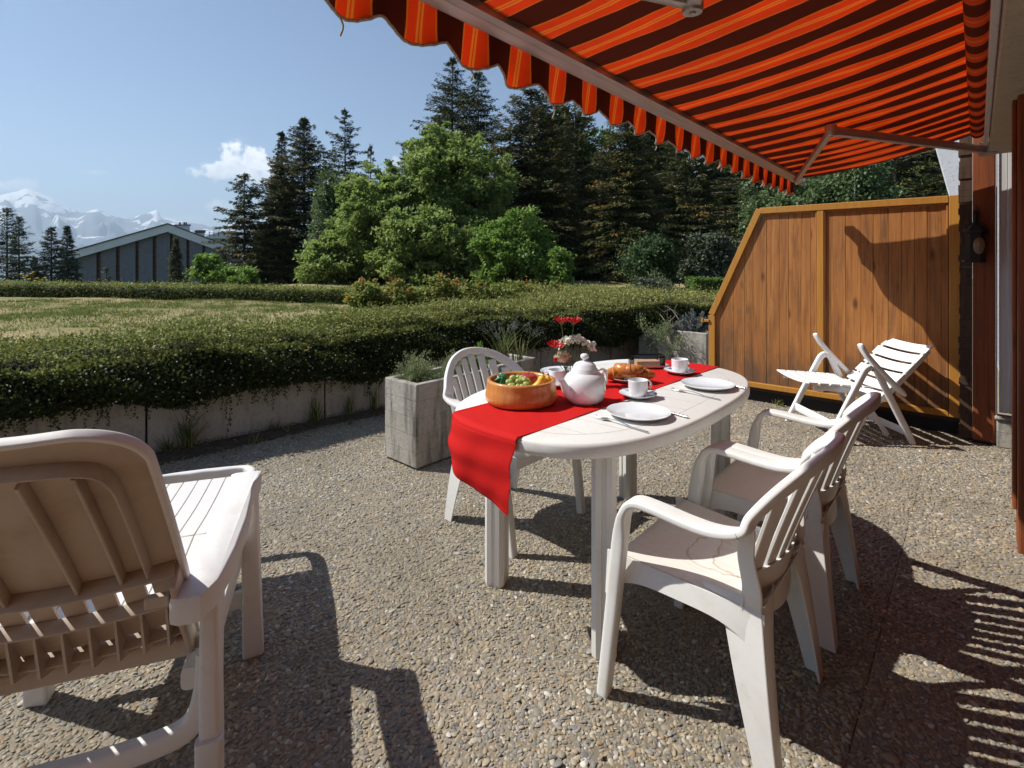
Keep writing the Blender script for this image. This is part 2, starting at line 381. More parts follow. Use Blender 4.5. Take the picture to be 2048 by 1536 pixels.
x = NT('cream_petal'); n = x.noise(x.co(), 40, 3); x.set(x.mix(x.gray(n, .3, .7), (.78, .70, .55), (.72, .55, .38)), .6).translucent((.8, .68, .45), .35); M['cream_petal'] = x.m
x = NT('green_stem'); x.set((.12, .17, .05), .55).translucent((.2, .3, .06), .2); M['green_stem'] = x.m
x = NT('lawn_soil'); c = x.co(); n = x.noise(c, .55, 5, .6); n2 = x.noise(c, 14, 5, .7)
col = x.ramp(n, [(.30, (.17, .18, .065)), (.46, (.28, .245, .115)), (.60, (.42, .33, .19)), (.75, (.21, .21, .08))])
x.set(x.mix(x.gray(n2, .35, .7, 0, .5), col, (.07, .07, .028)), .95, spec=.1); x.bump(n2, .7, .03); M['lawn_soil'] = x.m
x = NT('meadow'); n = x.noise(x.co(), .05, 8, .65); x.set(x.mix(x.gray(n, .35, .65), (.045, .065, .022), (.085, .095, .04)), .95, spec=.05); M['meadow'] = x.m
# ------------------------------------------------------------------ clouds in the sky
def add_clouds():
    tc = wn.nodes.new('ShaderNodeTexCoord')
    def mth(op, a, b=0.0):
        x = wn.nodes.new('ShaderNodeMath'); x.operation = op
        for k, v in enumerate((a, b)):
            if isinstance(v, (int, float)): x.inputs[k].default_value = v
            else: wn.links.new(v, x.inputs[k])
        return x.outputs[0]
    def dot(v):
        x = wn.nodes.new('ShaderNodeVectorMath'); x.operation = 'DOT_PRODUCT'; wn.links.new(tc.outputs['Generated'], x.inputs[0]); x.inputs[1].default_value = v
        return x.outputs['Value']
    nz = wn.nodes.new('ShaderNodeTexNoise'); nz.inputs['Scale'].default_value = 34; nz.inputs['Detail'].default_value = 9; nz.inputs['Roughness'].default_value = .62
    wn.links.new(tc.outputs['Generated'], nz.inputs['Vector'])
    nz2 = wn.nodes.new('ShaderNodeTexNoise'); nz2.inputs['Scale'].default_value = 60; nz2.inputs['Detail'].default_value = 6
    wn.links.new(tc.outputs['Generated'], nz2.inputs['Vector'])
    cur = sky.outputs[0]
    # tint of the clear sky towards the pale blue of a humid alpine morning
    for (px, py, rx, ry, soft, dens) in ((495, 330, 64, 36, .42, .98), (450, 345, 50, 26, .5, .9), (540, 350, 46, 28, .5, .85), (450, 418, 38, 17, .7, .6), (10, 372, 60, 14, .8, .55), (190, 345, 26, 6, .9, .25), (800, 330, 16, 20, .8, .5), (360, 440, 60, 12, .9, .35)):
        d = D(px, py, 1.0) - np.array([0, 0, 1.27]); c = d / np.linalg.norm(d)
        r_ = np.array([R2[0], R2[1], 0]); u_ = np.cross(r_, c)
        k = np.linalg.norm(d)
        cz = dot(tuple(c)); a = mth('DIVIDE', dot(tuple(r_)), cz); b = mth('DIVIDE', dot(tuple(u_)), cz)
        a0 = float(np.dot(r_, c)); 
        a = mth('DIVIDE', mth('SUBTRACT', a, a0), rx / 1042.0 / k); b = mth('DIVIDE', b, ry / 1042.0 / k)
        q = mth('SQRT', mth('ADD', mth('MULTIPLY', a, a), mth('MULTIPLY', b, b)))
        q = mth('ADD', q, mth('MULTIPLY', mth('SUBTRACT', nz.outputs['Fac'], .5), 3.0))
        mr = wn.nodes.new('ShaderNodeMapRange'); mr.interpolation_type = 'SMOOTHSTEP'
        mr.inputs[1].default_value = 1.0; mr.inputs[2].default_value = 1.0 - soft; mr.inputs[3].default_value = 0; mr.inputs[4].default_value = dens
        wn.links.new(q, mr.inputs[0])
        front = mth('GREATER_THAN', cz, .2)
        sh = wn.nodes.new('ShaderNodeMapRange'); sh.inputs[1].default_value = -.9; sh.inputs[2].default_value = .5; sh.inputs[3].default_value = 0; sh.inputs[4].default_value = 1
        wn.links.new(mth('ADD', b, mth('MULTIPLY', mth('SUBTRACT', nz2.outputs['Fac'], .5), 3.0)), sh.inputs[0])
        cc = wn.nodes.new('ShaderNodeMix'); cc.data_type = 'RGBA'; wn.links.new(sh.outputs[0], cc.inputs[0])
        cc.inputs[6].default_value = (6.6, 7.2, 8.2, 1); cc.inputs[7].default_value = (12.5, 12.5, 12.5, 1)
        mx = wn.nodes.new('ShaderNodeMix'); mx.data_type = 'RGBA'
        wn.links.new(mth('MULTIPLY', mr.outputs[0], front), mx.inputs[0]); wn.links.new(cur, mx.inputs[6]); wn.links.new(cc.outputs[2], mx.inputs[7])
        cur = mx.outputs[2]
    wn.links.new(cur, bg.inputs['Color'])
add_clouds()

# ------------------------------------------------------------------ terrain, lawn, mountains, haze
rng = np.random.default_rng(7); random.seed(7)
def wall_x(y): return -4.18 + 0.10*y + 0.0045*y*y           # foot of the retaining wall
def hill_z(x, y):
    r = math.hypot(x, y)
    for (a, za), (b, zb) in zip(((0, -.25), (13, -.25), (60, -6), (300, -60), (2500, -400), (40000, -400)), ((13, -.25), (60, -6), (300, -60), (2500, -400), (40000, -400), (9e9, -400))):
        if r <= b: return za + (zb - za)*(r - a)/(b - a)
def snoise(x, y, seed=0):
    v = 0; a = 1.0; f = 1.0
    for k in range(6):
        v += a*(math.sin(x*f*1.7 + seed + k*1.3 + 1.9*math.sin(y*f*1.1 + k)) * math.sin(y*f*1.3 + seed*2 + k*2.1 + 1.7*math.sin(x*f*.9 + k*2)))
        a *= .5; f *= 1.93
    return v
mb = MB(); rs = [5.6, 8, 11, 14, 18, 24, 32, 45, 60, 90, 140, 300, 700, 1500, 2500, 4500, 9500]; na = 72
vs = []
for r_ in rs:
    for k in range(na):
        a = 2*math.pi*k/na; x_, y_ = r_*math.cos(a), r_*math.sin(a); vs.append((x_, y_, hill_z(x_, y_) + (0.006*r_*snoise(x_*.05, y_*.05) if 20 < r_ < 2000 else 0)))
mb.add(vs, [(i*na+k, i*na+(k+1) % na, (i+1)*na+(k+1) % na, (i+1)*na+k) for i in range(len(rs)-1) for k in range(na)])
tag(mb.build('hillside', M['meadow'], smooth=60), kind='structure')

mb = MB()
def lawn_pt(u, v):
    y = -9 + 26*v; x = wall_x(max(-3, min(y, 8))) - .12 - 15*u
    z = .55 + .03*snoise(x*.6, y*.6, 3) - (max(0, u-.9)*6)**2*.6
    return (x, y, z)
mb.grid(lawn_pt, 70, 100); lawn = tag(mb.build('lawn', M['lawn_soil'], smooth=60), kind='structure')

# far mountains: a height field in azimuth and distance, rock and snow by height, slope and noise
x = NT('mountain_rock'); c = x.co(scale=(1, 1, 1)); n1 = x.noise(c, .0032, 9, .62, .5); n2 = x.noise(c, .0011, 6, .6)
geo = x.n('ShaderNodeNewGeometry'); z = x.sep(geo.outputs['Position'])[2]; nz = x.sep(geo.outputs['Normal'])[2]
hh = x.math('ADD', x.gray(z, 150, 1000, 0, 1), x.math('MULTIPLY', x.math('SUBTRACT', n1, .5), 3.2)); hh = x.math('ADD', hh, x.math('MULTIPLY', x.math('SUBTRACT', n2, .5), 1.2))
snow = x.gray(hh, .50, .60, 0, 1)
rock = x.mix(x.gray(z, -100, 420), (.09, .11, .125), (.17, .19, .23))  # rock paled and blued, distance haze put into its own colour
x.set(x.mix(snow, rock, (.86, .86, .88)), .9, spec=.1); M['mountain_rock'] = x.m
ridge = [(-420, 400), (-200, 372), (-80, 396), (0, 388), (30, 383), (65, 373), (95, 390), (130, 412), (160, 424), (185, 416), (215, 428), (250, 437), (280, 428), (308, 417), (325, 432), (350, 441), (400, 446), (440, 455), (480, 440), (560, 470), (700, 450), (900, 470), (1300, 480)]
def ridge_y(px):
    for (a, ya), (b, yb) in zip(ridge, ridge[1:]):
        if a <= px <= b: return ya + (yb - ya)*(px - a)/(b - a)
    return 480
def mountain(name, px0, px1, step, d_ridge, d_foot, prof, seed, wob):
    mb = MB(); nu = int((px1 - px0)/step); nv = 36
    def fn(u, v):
        px = px0 + (px1 - px0)*u; d = d_foot + (d_ridge*1.25 - d_foot)*v
        top = 1.27 + (525 - prof(px))/1042.0*d_ridge
        t = (d - d_foot)/(d_ridge - d_foot)
        base = -420
        sh = t**1.25 if t <= 1 else max(0, 1 - (t - 1)*1.4)
        p = D(px + wob*snoise(px*.013, d*.0016, seed)*(1 - abs(t-1))*.6, 525, d)
        amp = (top - base)*.16*min(1, max(0, 1.0 - t)*3.0)*min(1, t*3)
        p[2] = base + (top - base)*sh + amp*snoise(px*.022, d*.0022, seed)
        return p
    mb.grid(fn, nu, nv); return mb.build(name, M['mountain_rock'], smooth=80)
tag(mountain('mountain', -420, 1300, 6, 7000, 3800, ridge_y, 1.0, 16), kind='structure')
def fore(px): return 452 + 38*max(0, px)/300.0 + 9*math.sin(px*.021) + (0 if px > 0 else -.05*px)
tag(mountain('foothills', -420, 700, 8, 5200, 3000, fore, 4.0, 12), kind='structure')

x = NT('haze'); x.t.nodes.remove(x.b); pv = x.n('ShaderNodeVolumePrincipled'); pv.inputs['Color'].default_value = (.62, .80, 1.0, 1)
pv.inputs['Density'].default_value = HAZE = 0.00015; pv.inputs['Anisotropy'].default_value = .2
x.l(pv.outputs[0], x.out.inputs['Volume'])
mb = MB().box(-13000, 13000, -13000, 13000, -440, 1150); tag(mb.build('haze', x.m, smooth=0), kind='stuff')

# ------------------------------------------------------------------ terrace: washed-gravel slabs
terr = MB().box(-4.6, 3.0, -4.0, 12.0, -.30, -.045).build('terrace', M['slab_cement'], smooth=0); tag(terr, kind='structure')
xs = [-4.215, -2.232, -.249, 1.734]; ys = [-3.6, -.6, 2.4, 5.4, 8.4]
slab_me = MB().box(.0013, 1.9817, .0013, 2.9987, -.045, 0).mesh('paving_slab', 0)
for xi in xs:
    for yi in ys:
        o = link('paving_slab', slab_me, M['slab_cement'], terr, (xi, yi, 0))
        o.rotation_euler = (random.uniform(-.0002, .0002), random.uniform(-.0002, .0002), 0)
# pebbles set in the slabs: one cloud of points, instanced
def pebbles():
    pts = []; sc = []; ro = []
    def patch(x0, x1, y0, y1, pitch, k):
        nx, ny = int((x1-x0)/pitch), int((y1-y0)/(pitch*.866))
        gx, gy = np.meshgrid(np.arange(nx), np.arange(ny)); gx = gx + .5*(gy % 2)
        P = np.stack([x0 + gx*pitch, y0 + gy*pitch*.866], -1).reshape(-1, 2) + rng.normal(0, pitch*.19, (nx*ny, 2))
        keep = np.ones(len(P), bool)
        for xi in xs: keep &= np.abs(P[:, 0] - xi) > .0035
        for yi in ys: keep &= np.abs(P[:, 1] - yi) > -1
        P = P[keep]; n = len(P); s = pitch*.60*np.exp(rng.normal(0, .26, n))
        S = np.stack([s*rng.uniform(.9, 1.45, n), s*rng.uniform(.65, .95, n), s*rng.uniform(.34, .5, n)], -1)
        pts.append(np.column_stack([P, rng.uniform(-.0035, .0015, n)])); sc.append(S)
        ro.append(np.column_stack([rng.normal(0, .22, n), rng.normal(0, .22, n), rng.uniform(0, 6.283, n)]))
    patch(-3.95, .75, -.25, 2.6, .0104, 1); patch(-3.85, .75, 2.6, 5.6, .0122, 2)
    P = np.concatenate(pts); S = np.concatenate(sc); Ro = np.concatenate(ro)
    me = bpy.data.meshes.new('pebble'); me.vertices.add(len(P)); me.vertices.foreach_set('co', P.astype(np.float32).ravel())
    for nm, A in (('scl', S), ('rot', Ro)):
        a = me.attributes.new(nm, 'FLOAT_VECTOR', 'POINT'); a.data.foreach_set('vector', A.astype(np.float32).ravel())
    o = link('pebble', me); ng = bpy.data.node_groups.new('pebbles', 'GeometryNodeTree')
    ng.interface.new_socket('Geometry', in_out='INPUT', socket_type='NodeSocketGeometry'); ng.interface.new_socket('Geometry', in_out='OUTPUT', socket_type='NodeSocketGeometry')
    gi = ng.nodes.new('NodeGroupInput'); go = ng.nodes.new('NodeGroupOutput'); ip = ng.nodes.new('GeometryNodeInstanceOnPoints'); ic = ng.nodes.new('GeometryNodeMeshIcoSphere')
    ic.inputs['Radius'].default_value = 1; ic.inputs['Subdivisions'].default_value = 2
    sp = ng.nodes.new('GeometryNodeSetPosition'); nz = ng.nodes.new('ShaderNodeTexNoise'); nz.inputs['Scale'].default_value = .9
    sb = ng.nodes.new('ShaderNodeVectorMath'); sb.operation = 'SUBTRACT'; sb.inputs[1].default_value = (.5, .5, .5)
    ms = ng.nodes.new('ShaderNodeVectorMath'); ms.operation = 'SCALE'; ms.inputs['Scale'].default_value = .55
    ss = ng.nodes.new('GeometryNodeSetShadeSmooth'); sm = ng.nodes.new('GeometryNodeSetMaterial'); sm.inputs['Material'].default_value = M['pebbles']
    L = ng.links.new
    L(ic.outputs['Mesh'], sp.inputs['Geometry']); L(nz.outputs['Color'], sb.inputs[0]); L(sb.outputs[0], ms.inputs[0]); L(ms.outputs[0], sp.inputs['Offset'])
    L(sp.outputs[0], ss.inputs[0]); L(ss.outputs[0], sm.inputs[0]); L(gi.outputs[0], ip.inputs['Points']); L(sm.outputs[0], ip.inputs['Instance'])
    for nm, sock in (('scl', 'Scale'), ('rot', 'Rotation')):
        na_ = ng.nodes.new('GeometryNodeInputNamedAttribute'); na_.data_type = 'FLOAT_VECTOR'; na_.inputs['Name'].default_value = nm
        L([q for q in na_.outputs if q.name == 'Attribute' and q.enabled][0], ip.inputs[sock])
    L(ip.outputs[0], go.inputs[0]); md = o.modifiers.new('pebbles', 'NODES'); md.node_group = ng
    return tag(o, kind='stuff')
pebbles()

# soil strip and its litter at the foot of the wall
mb = MB()
mb.grid(lambda u, v: (wall_x(-3 + 11*v) + .03 + u*(.20 + .05*snoise(0, v*9, 2)) , -3 + 11*v, .022*math.sin(math.pi*min(1, u*1.0))*(1 - u) + .012*(1-u) - .004*u + .003), 6, 160)
tag(mb.build('soil_strip', M['soil'], smooth=60), kind='structure')
n = 5500; yy = rng.uniform(-1, 7.0, n); off = np.abs(rng.normal(0, .16, n)) + .02
off[-300:] = rng.uniform(.3, 3.8, 300)
P = np.column_stack([[wall_x(a) for a in yy] + off, yy, rng.uniform(.006, .016, n) + .02*(off < .18)])
Dr = np.column_stack([rng.normal(0, 1, n), rng.normal(0, 1, n), rng.normal(0, .18, n)]); Nn = np.column_stack([rng.normal(0, .35, n), rng.normal(0, .35, n), np.ones(n)])
o = link('leaf_litter', quads_mesh('leaf_litter', leaf_array(P, Dr, Nn, rng.uniform(.012, .03, n), rng.uniform(.006, .014, n)), n, 4, rng.uniform(0, 1, n), M['litter'])); tag(o, kind='stuff')

# ------------------------------------------------------------------ retaining wall of concrete panels
wallt = thing('retaining_wall', 'low grey concrete retaining wall with narrow joints below the trailing hedge', 'wall', (wall_x(2), 2, 0))
yj = [-3.0, -1.45, -.25, .955, 2.14, 3.35, 4.55, 5.75, 6.95, 8.1]
for a, b in zip(yj, yj[1:]):
    xa, xb = wall_x(a), wall_x(b); t = np.array([xb - xa, b - a]); t /= np.linalg.norm(t); nn = np.array([t[1], -t[0]])
    A = np.array([xa, a]) + t*.006; B = np.array([xb, b]) - t*.006; o0 = np.array([wall_x(2), 2])
    q = [A - o0, B - o0, B - nn*.16 - o0, A - nn*.16 - o0]
    MB().hexa([(*p, -.05) for p in q], [(*p, .56) for p in q]).build('wall_panel', M['wall_concrete'], wallt, smooth=0, bevel=.006)

# ------------------------------------------------------------------ house corner on the right
post = thing('corner_post', 'thick red brown timber corner post with a weathered dark edge holding the lantern', 'post', (.02, 5.0, 0))
MB().box(-.046, .072, -.10, .06, .022, 2.5).build('timber', M['red_brown_timber'], post, smooth=0, bevel=.006)
mb = MB()
zz = np.linspace(.02, 2.5, 60); sec = []
for a, b in zip(zz, zz[1:]):
    j = random.uniform(-.006, .006); mb.box(-.118 + j, -.048, -.07 + j, .05, a, b - .001)
wood('weathered_edge', (.10, .055, .03), (.05, .03, .02), (.02, .014, .010), knot=False, grime=.8)
mb.build('weathered_edge_board', M['weathered_edge'], post, smooth=0)
MB().box(-.045, .07, -.095, .05, 0, .02).build('foot_plate', M['black_iron'], post, smooth=0)

house = thing('house_wall', 'white boarded house wall with brown door frame at the right edge', 'house', (.1, 4.95, 0))
for k in range(4): MB().box(.012 + .045*k, .055 + .045*k, -.03, .02, .235, 2.32).build('siding_board', M['white_siding'], house, smooth=0, bevel=.003)
MB().box(-.006, .002, -.045, .02, .2, 2.3).build('corner_trim', M['white_siding'], house, smooth=0, bevel=.002)
mb = MB().box(-.002, .30, -.06, .02, 0, .19); mb.box(-.012, .31, -.075, .02, .192, .216); mb.build('plinth', M['board_concrete'], house, smooth=0, bevel=.008)
MB().box(.19, 1.2, .03, .2, 0, 2.6).build('return_wall', M['cream_render'], house, smooth=0)
fr = MB(); fr.box(.032, .125, -1.79, -1.62, .0, 2.06); fr.build('door_frame', M['red_brown_timber'], house, smooth=0, bevel=.008)
MB().box(.018, .031, -1.70, -1.60, .16, 2.02).build('frame_cover', M['red_brown_timber'], house, smooth=0, bevel=.003)
MB().box(.126, .30, -1.72, -.4, 0, 2.3).build('wall_face', M['red_brown_timber'], house, smooth=0)
MB().box(.30, .42, -1.70, .0, 0, 2.3).build('inner_wall', M['red_brown_timber'], house, smooth=0)
MB().box(.75, .95, -9.0, -1.80, 0, 2.6).build('recess_wall', M['red_brown_timber'], house, smooth=0)  # unseen wall; like wall_face, its dark brown is chosen to cut bounce light
MB().box(.126, .75, -1.79, -1.725, 0, 2.3).build('reveal', M['red_brown_timber'], house, smooth=0)
MB().box(-.04, 1.2, -9, -.005, 2.32, 2.75).build('soffit_beam', M['cream_render'], house, smooth=0, bevel=.01)
MB().box(-.044, .10, -9, -.16, 2.0, 2.318).build('fascia_board', M['cream_render'], house, smooth=0, bevel=.006)

lamp = thing('wall_lantern', 'black iron lantern with oval amber glass fixed to the timber post', 'lantern', (-.012, 4.84, 1.27))
mb = MB(); mb.lathe([(.002, .0), (.052, .0), (.056, .012), (.058, .02), (.055, .035), (.052, .20), (.066, .205), (.068, .222), (.045, .245), (.018, .262), (.012, .285), (.002, .287)], 6); mb.build('lamp_housing', M['black_iron'], lamp, smooth=25)
mb = MB(); mb.slab(lambda u, v: (.030*math.cos(2*math.pi*u)*v + .02, -.055 - .006*(1-v*v), .115 + .058*math.sin(2*math.pi*u)*v), 24, 4, (0, .006, 0)); mb.build('lamp_glass', M['amber_glass'], lamp)
mb = MB(); mb.tube(catmull([(-.048, -.02, .225), (-.04, -.03, .262), (0, -.035, .275), (.05, -.03, .262), (.062, -.02, .222)], 5), .004, 6); mb.build('carrying_ring', M['black_iron'], lamp)
mb = MB(); mb.box(-.012, .012, .02, .062, .20, .36); mb.tube([(0, .05, .335), (0, .0, .33), (0, -.0, .285)], .005, 6); mb.build('wall_bracket', M['black_iron'], lamp, smooth=30)

fin = MB(); fin.prism([(-.38, 6.0, 2.75), (.35, 6.0, 2.75), (.35, 6.0, 0), (.21, 6.0, 0)], (0, .22, 0))
tag(fin.build('roughcast_fin', M['white_roughcast'], smooth=0, bevel=.01), 'white roughcast concrete fin slanting up behind the wooden screen', 'wall')
stucco = MB().box(-.12, 1.2, 6.3, 6.5, 0, 2.7).build('neighbour_wall', M['cream_render'], smooth=0)
tag(stucco, 'narrow pale rendered wall beyond the slanted white fin', 'wall')

# ------------------------------------------------------------------ wooden screen between the terraces
PY = 5.02
scr = thing('privacy_screen', 'brown wooden privacy screen of upright boards in an ochre frame with a cut corner', 'screen', (-1.0, PY, 0))
def T(px, py, y=PY):          # pixel on the screen's plane
    u = (px - 1024)/1042.0; v = (525 - py)/1042.0; r_ = F2 + u*R2; k = y/r_[1]; return np.array([r_[0]*k, 1.27 + v*k])
xr, xm, xk, xl = -.086, -.985, -1.455, -1.925
zt, zk, zb = 1.762, 1.762, .137
kz = 0.765                    # height where the slanted edge meets the short upright
def bar(a, b, wd, y0, y1, name, mat=None):
    a = np.array(a); b = np.array(b); t = (b-a)/np.linalg.norm(b-a); n_ = np.array([-t[1], t[0]])*wd/2
    poly = [(p[0]+1.0, y0-PY, p[1]) for p in (a-n_, b-n_, b+n_, a+n_)]
    return MB().prism(poly, (0, y1-y0, 0)).build(name, M[mat or 'ochre_paint'], scr, smooth=0, bevel=.004)
bar((xr-.035, zb), (xr-.035, zt), .07, PY-.035, PY+.03, 'frame_post')
bar((xm, zb+.045), (xm, zt-.05), .05, PY-.032, PY+.03, 'frame_post')
bar((xl+.03, .12), (xl+.03, kz), .06, PY-.035, PY+.03, 'frame_post')
bar((xk-.01, zt-.027), (xr-.072, zt-.027), .055, PY-.036, PY+.03, 'frame_rail')
bar((xl+.062, zb+.022), (xr-.072, zb+.022), .045, PY-.036, PY+.03, 'frame_rail')
sl = np.array([xk-.012, zt-.012]) ; bar((xl+.024, kz+.004), sl, .055, PY-.037, PY+.03, 'frame_rail')
# beads inside the frame
for a, b in (((xr-.079, zb+.05), (xr-.079, zt-.06)), ((xm+.031, zb+.05), (xm+.031, zt-.06)), ((xm-.031, zb+.05), (xm-.031, zt-.06))):
    bar(a, b, .012, PY-.026, PY-.008, 'bead', 'larch_board')
bar((xm+.04, zt-.061), (xr-.088, zt-.061), .012, PY-.026, PY-.008, 'bead', 'larch_board'); bar((xk, zt-.061), (xm-.04, zt-.061), .012, PY-.026, PY-.008, 'bead', 'larch_board')
def slant_x(z): return xl + (xk - xl)*(z - kz)/(zt - kz)
def board(x0, x1):
    def top(x): return min(zt - .04, kz + (x - xl - .02)/(xk - xl)*(zt - kz)) if x < xk + .02 else zt - .04
    dy = random.uniform(-.0016, .0016); g = .0008
    q = [(x0+g, zb+.03), (x1-g, zb+.03), (x1-g, max(zb+.1, top(x1-g))), (x0+g, max(zb+.1, top(x0+g)))]
    poly = [(p[0]+1.0, -.008+dy, p[1]) for p in q]
    MB().prism(poly, (0, .016, 0)).build('board', M['larch_board'], scr, smooth=0, bevel=.0016, seg=1)
xx = xl + .03
while xx < xr - .07:
    wd = random.choice([.082, .098, .115, .105, .074]); x1 = min(xx + wd, xr - .06)
    if xx < xm < x1: x1 = xm
    if x1 - xx > .012: board(xx, x1)
    xx = x1
MB().prism([(xl + 1.04, .012, .10), (xr + .99, .012, .10), (xr + .99, .012, zt - .06), (xk + 1.04, .012, zt - .06), (xl + 1.05, .012, kz)], (0, .014, 0)).build('light_stop_panel', M['weathered_edge'], scr, smooth=0)  # added behind the boards to block light through their gaps
x = NT('near_black'); n = x.noise(x.co(), 20, 4); x.set((.012, .011, .010), .8); M['near_black'] = x.m
MB().box(xl + .9, xr + 1.0, .03, .05, -.01, .135).build('gap_board', M['near_black'], scr, smooth=0)  # near-black strip closing the gap under the bottom rail
hg = MB(); hg.box(-.98, -.915, -.05, -.03, .70, .725); hg.box(-.99, -.97, -.055, -.032, .69, .735); hg.build('latch', M['ochre_paint'], scr, smooth=0, bevel=.003)
# ------------------------------------------------------------------ awning
AW = thing('awning', 'orange and brown striped folding arm awning with a scalloped valance over the table', 'awning', (0, 0, 0))
Y0, Y1 = .25, 4.775
def rz(y): return 2.014 - .0138*y             # the front rail sags slightly towards its far end
mb = MB()
def cloth(u, v):
    y = Y0 + (Y1-.02-Y0)*v; x_ = -.005 - 1.060*u; z0, z1 = 2.150, rz(y) + .012
    return (x_, y, z0 + (z1 - z0)*u - .030*math.sin(math.pi*u)*(1 + .25*math.sin(y*7.0)) + .004*math.sin(y*31 + 2*math.sin(9*u)))
mb.slab(cloth, 16, 150, (0, 0, .0016)); mb.build('canopy', M['awning_cloth'], AW, smooth=80)
mb = MB()
ring = [(.036*math.cos(a), .036*math.sin(a)) for a in np.linspace(0, 2*math.pi, 28, endpoint=False)]
mb.sweep([(0, Y0 + (Y1-.22-Y0)*k/60, 2.114 + .0015*math.sin(k*1.7)) for k in range(61)], ring, (1, 0, 0)); mb.build('roller', M['awning_cloth'], AW)
mb = MB(); prof = [(-.045, -.030), (.030, -.030), (.034, .012), (.004, .018), (-.028, .030), (-.050, .010), (-.050, -.008), (-.044, -.008), (-.044, -.016), (-.050, -.016)]
mb.sweep([(-1.088, Y0 - .1, rz(Y0 - .1)), (-1.088, Y1 + .03, rz(Y1 + .03))], prof[::-1], (1, 0, 0)); mb.build('front_rail', M['aluminium'], AW, smooth=0, bevel=.002)
mb = MB().box(-.034, .030, 0, .012, -.032, .032); mb.build('rail_end_cap', M['aluminium'], AW, smooth=0, bevel=.004, loc=(-1.096, Y1 + .031, rz(Y1)))
mb = MB()
def vz(y):                                     # scallops, one every 0.21 m
    return .096 + .034*abs(math.sin(math.pi*(y - .9775)/.207))**.7 + .005*math.sin(y*5.3)
def val(u, v):
    y = Y0 + (Y1-.02-Y0)*v; h_ = vz(y)*u
    return (-1.136 - .006*u - .019*u*math.cos(2*math.pi*(y-.90)/.207 + .5*math.sin(y*2.1)) + .006*u*math.sin(y*23), y + .018*math.sin(math.pi*u)*math.sin(1.0 + y*1.7) + .008*u*u*math.sin(y*13), rz(y) - .010 - h_)
mb.slab(val, 8, 420, (.0014, 0, 0)); mb.build('valance', M['awning_cloth'], AW, smooth=80)
mb = MB(); mb.sweep([np.array(val(1.0, k/420.)) + np.array([0, 0, .001 + .0012*math.sin(k*2.3)]) for k in range(421)], circle(.0042, 6), (1, 0, 0)); mb.build('braid', M['frayed_braid'], AW)
mb = MB()
for yy_, ln in ((.66, .045), (1.10, .03), (1.52, .05), (2.35, .03), (3.1, .035), (3.9, .03), (4.3, .04)):
    a = np.array(val(1.0, (yy_-Y0)/(Y1-.02-Y0))); mb = MB(); mb.tube(catmull([a, a+np.array([.004, .006, -ln*.5]), a+np.array([-.003, .002, -ln])], 4), .0028, 5); mb.build('loose_thread', M['frayed_braid'], AW)
def arm(yb, ye, xe, yr):
    bx = np.array([.045, yb, 2.020]); el = np.array([xe, ye, 0]); el[2] = 2.02 + (rz(ye) - .02 - 2.02)*(xe - .045)/(-1.076 - .045); fr_ = np.array([-1.081, yr, rz(yr) - .026])
    a = MB(); a.sweep([bx, el], rr_section(.046, .040, .006, 2), (0, 0, 1)); a.build('rear_arm', M['aluminium'], AW, smooth=30)
    a = MB(); a.sweep([el, fr_], rr_section(.036, .032, .006, 2), (0, 0, 1)); a.build('front_arm', M['aluminium'], AW, smooth=30)
    k = MB(); k.lathe([(.001, -.030), (.026, -.030), (.029, -.024), (.029, .026), (.026, .032), (.001, .032)], 20, tuple(el)); k.lathe([(.001, -.035), (.009, -.035), (.009, -.029)], 12, tuple(el)); k.build('elbow', M['aluminium'], AW, smooth=30)
    k = MB(); k.box(bx[0]-.035, bx[0]+.05, yb-.045, yb+.055, 1.985, 2.072); k.build('wall_bracket', M['aluminium'], AW, smooth=0, bevel=.008)
    k = MB(); k.lathe([(.001, -.034), (.022, -.034), (.022, .034), (.001, .034)], 16, tuple(bx + np.array([-.02, 0, 0]))); k.build('shoulder_joint', M['aluminium'], AW, smooth=30)
# elbow of the far arm, found on the sight line of its pixel
def on_plane(px, py):
    d_ = D(px, py, 1.0) - np.array([0, 0, 1.27]); k = 1.0
    for _ in range(30):
        p = np.array([0, 0, 1.27]) + d_*k; tgt = 2.02 + (rz(p[1]) - .02 - 2.02)*(p[0] - .045)/(-1.076 - .045); k *= (tgt - 1.27)/(p[2] - 1.27)
    return p
pe = on_plane(1662, 262); pn = on_plane(1385, 4)
arm(4.70, pe[1], pe[0], 4.62); arm(.30, pn[1], pn[0], .42)
MB().box(.105, .145, -.2, Y1, 2.06, 2.10).build('torsion_bar', M['aluminium'], AW, smooth=0, bevel=.004) if False else MB().box(.030, .052, -.2, Y1 - .20, 2.030, 2.066).build('torsion_bar', M['white_siding'], AW, smooth=0, bevel=.004)

# ------------------------------------------------------------------ the hall across the garden
hall = thing('gabled_hall', 'grey concrete hall with a low pitched roof and narrow brown window strips', 'building', tuple(D(320, 600, 60)))
HB = np.array(D(320, 600, 60)); hb_r = np.array([R2[0], R2[1], 0]); hb_f = D(300, 525, 1.0) - np.array([0, 0, 1.27]); hb_f = hb_f/np.linalg.norm(hb_f)
def H(px, py, dd=0.0): return D(px, py, 60.0) + hb_f*dd - HB
def Hpoly(px, dd, th, name, mat, bevel=0):
    return MB().prism([H(a, b, dd) for a, b in px], hb_f*th).build(name, M[mat], hall, smooth=0, bevel=bevel)
rid, e0, e1 = (335, 449), (120, 511), (500, 510)
def roof_y(px): return rid[1] + (e0[1]-rid[1])*(rid[0]-px)/(rid[0]-e0[0]) if px < rid[0] else rid[1] + (e1[1]-rid[1])*(px-rid[0])/(e1[0]-rid[0])
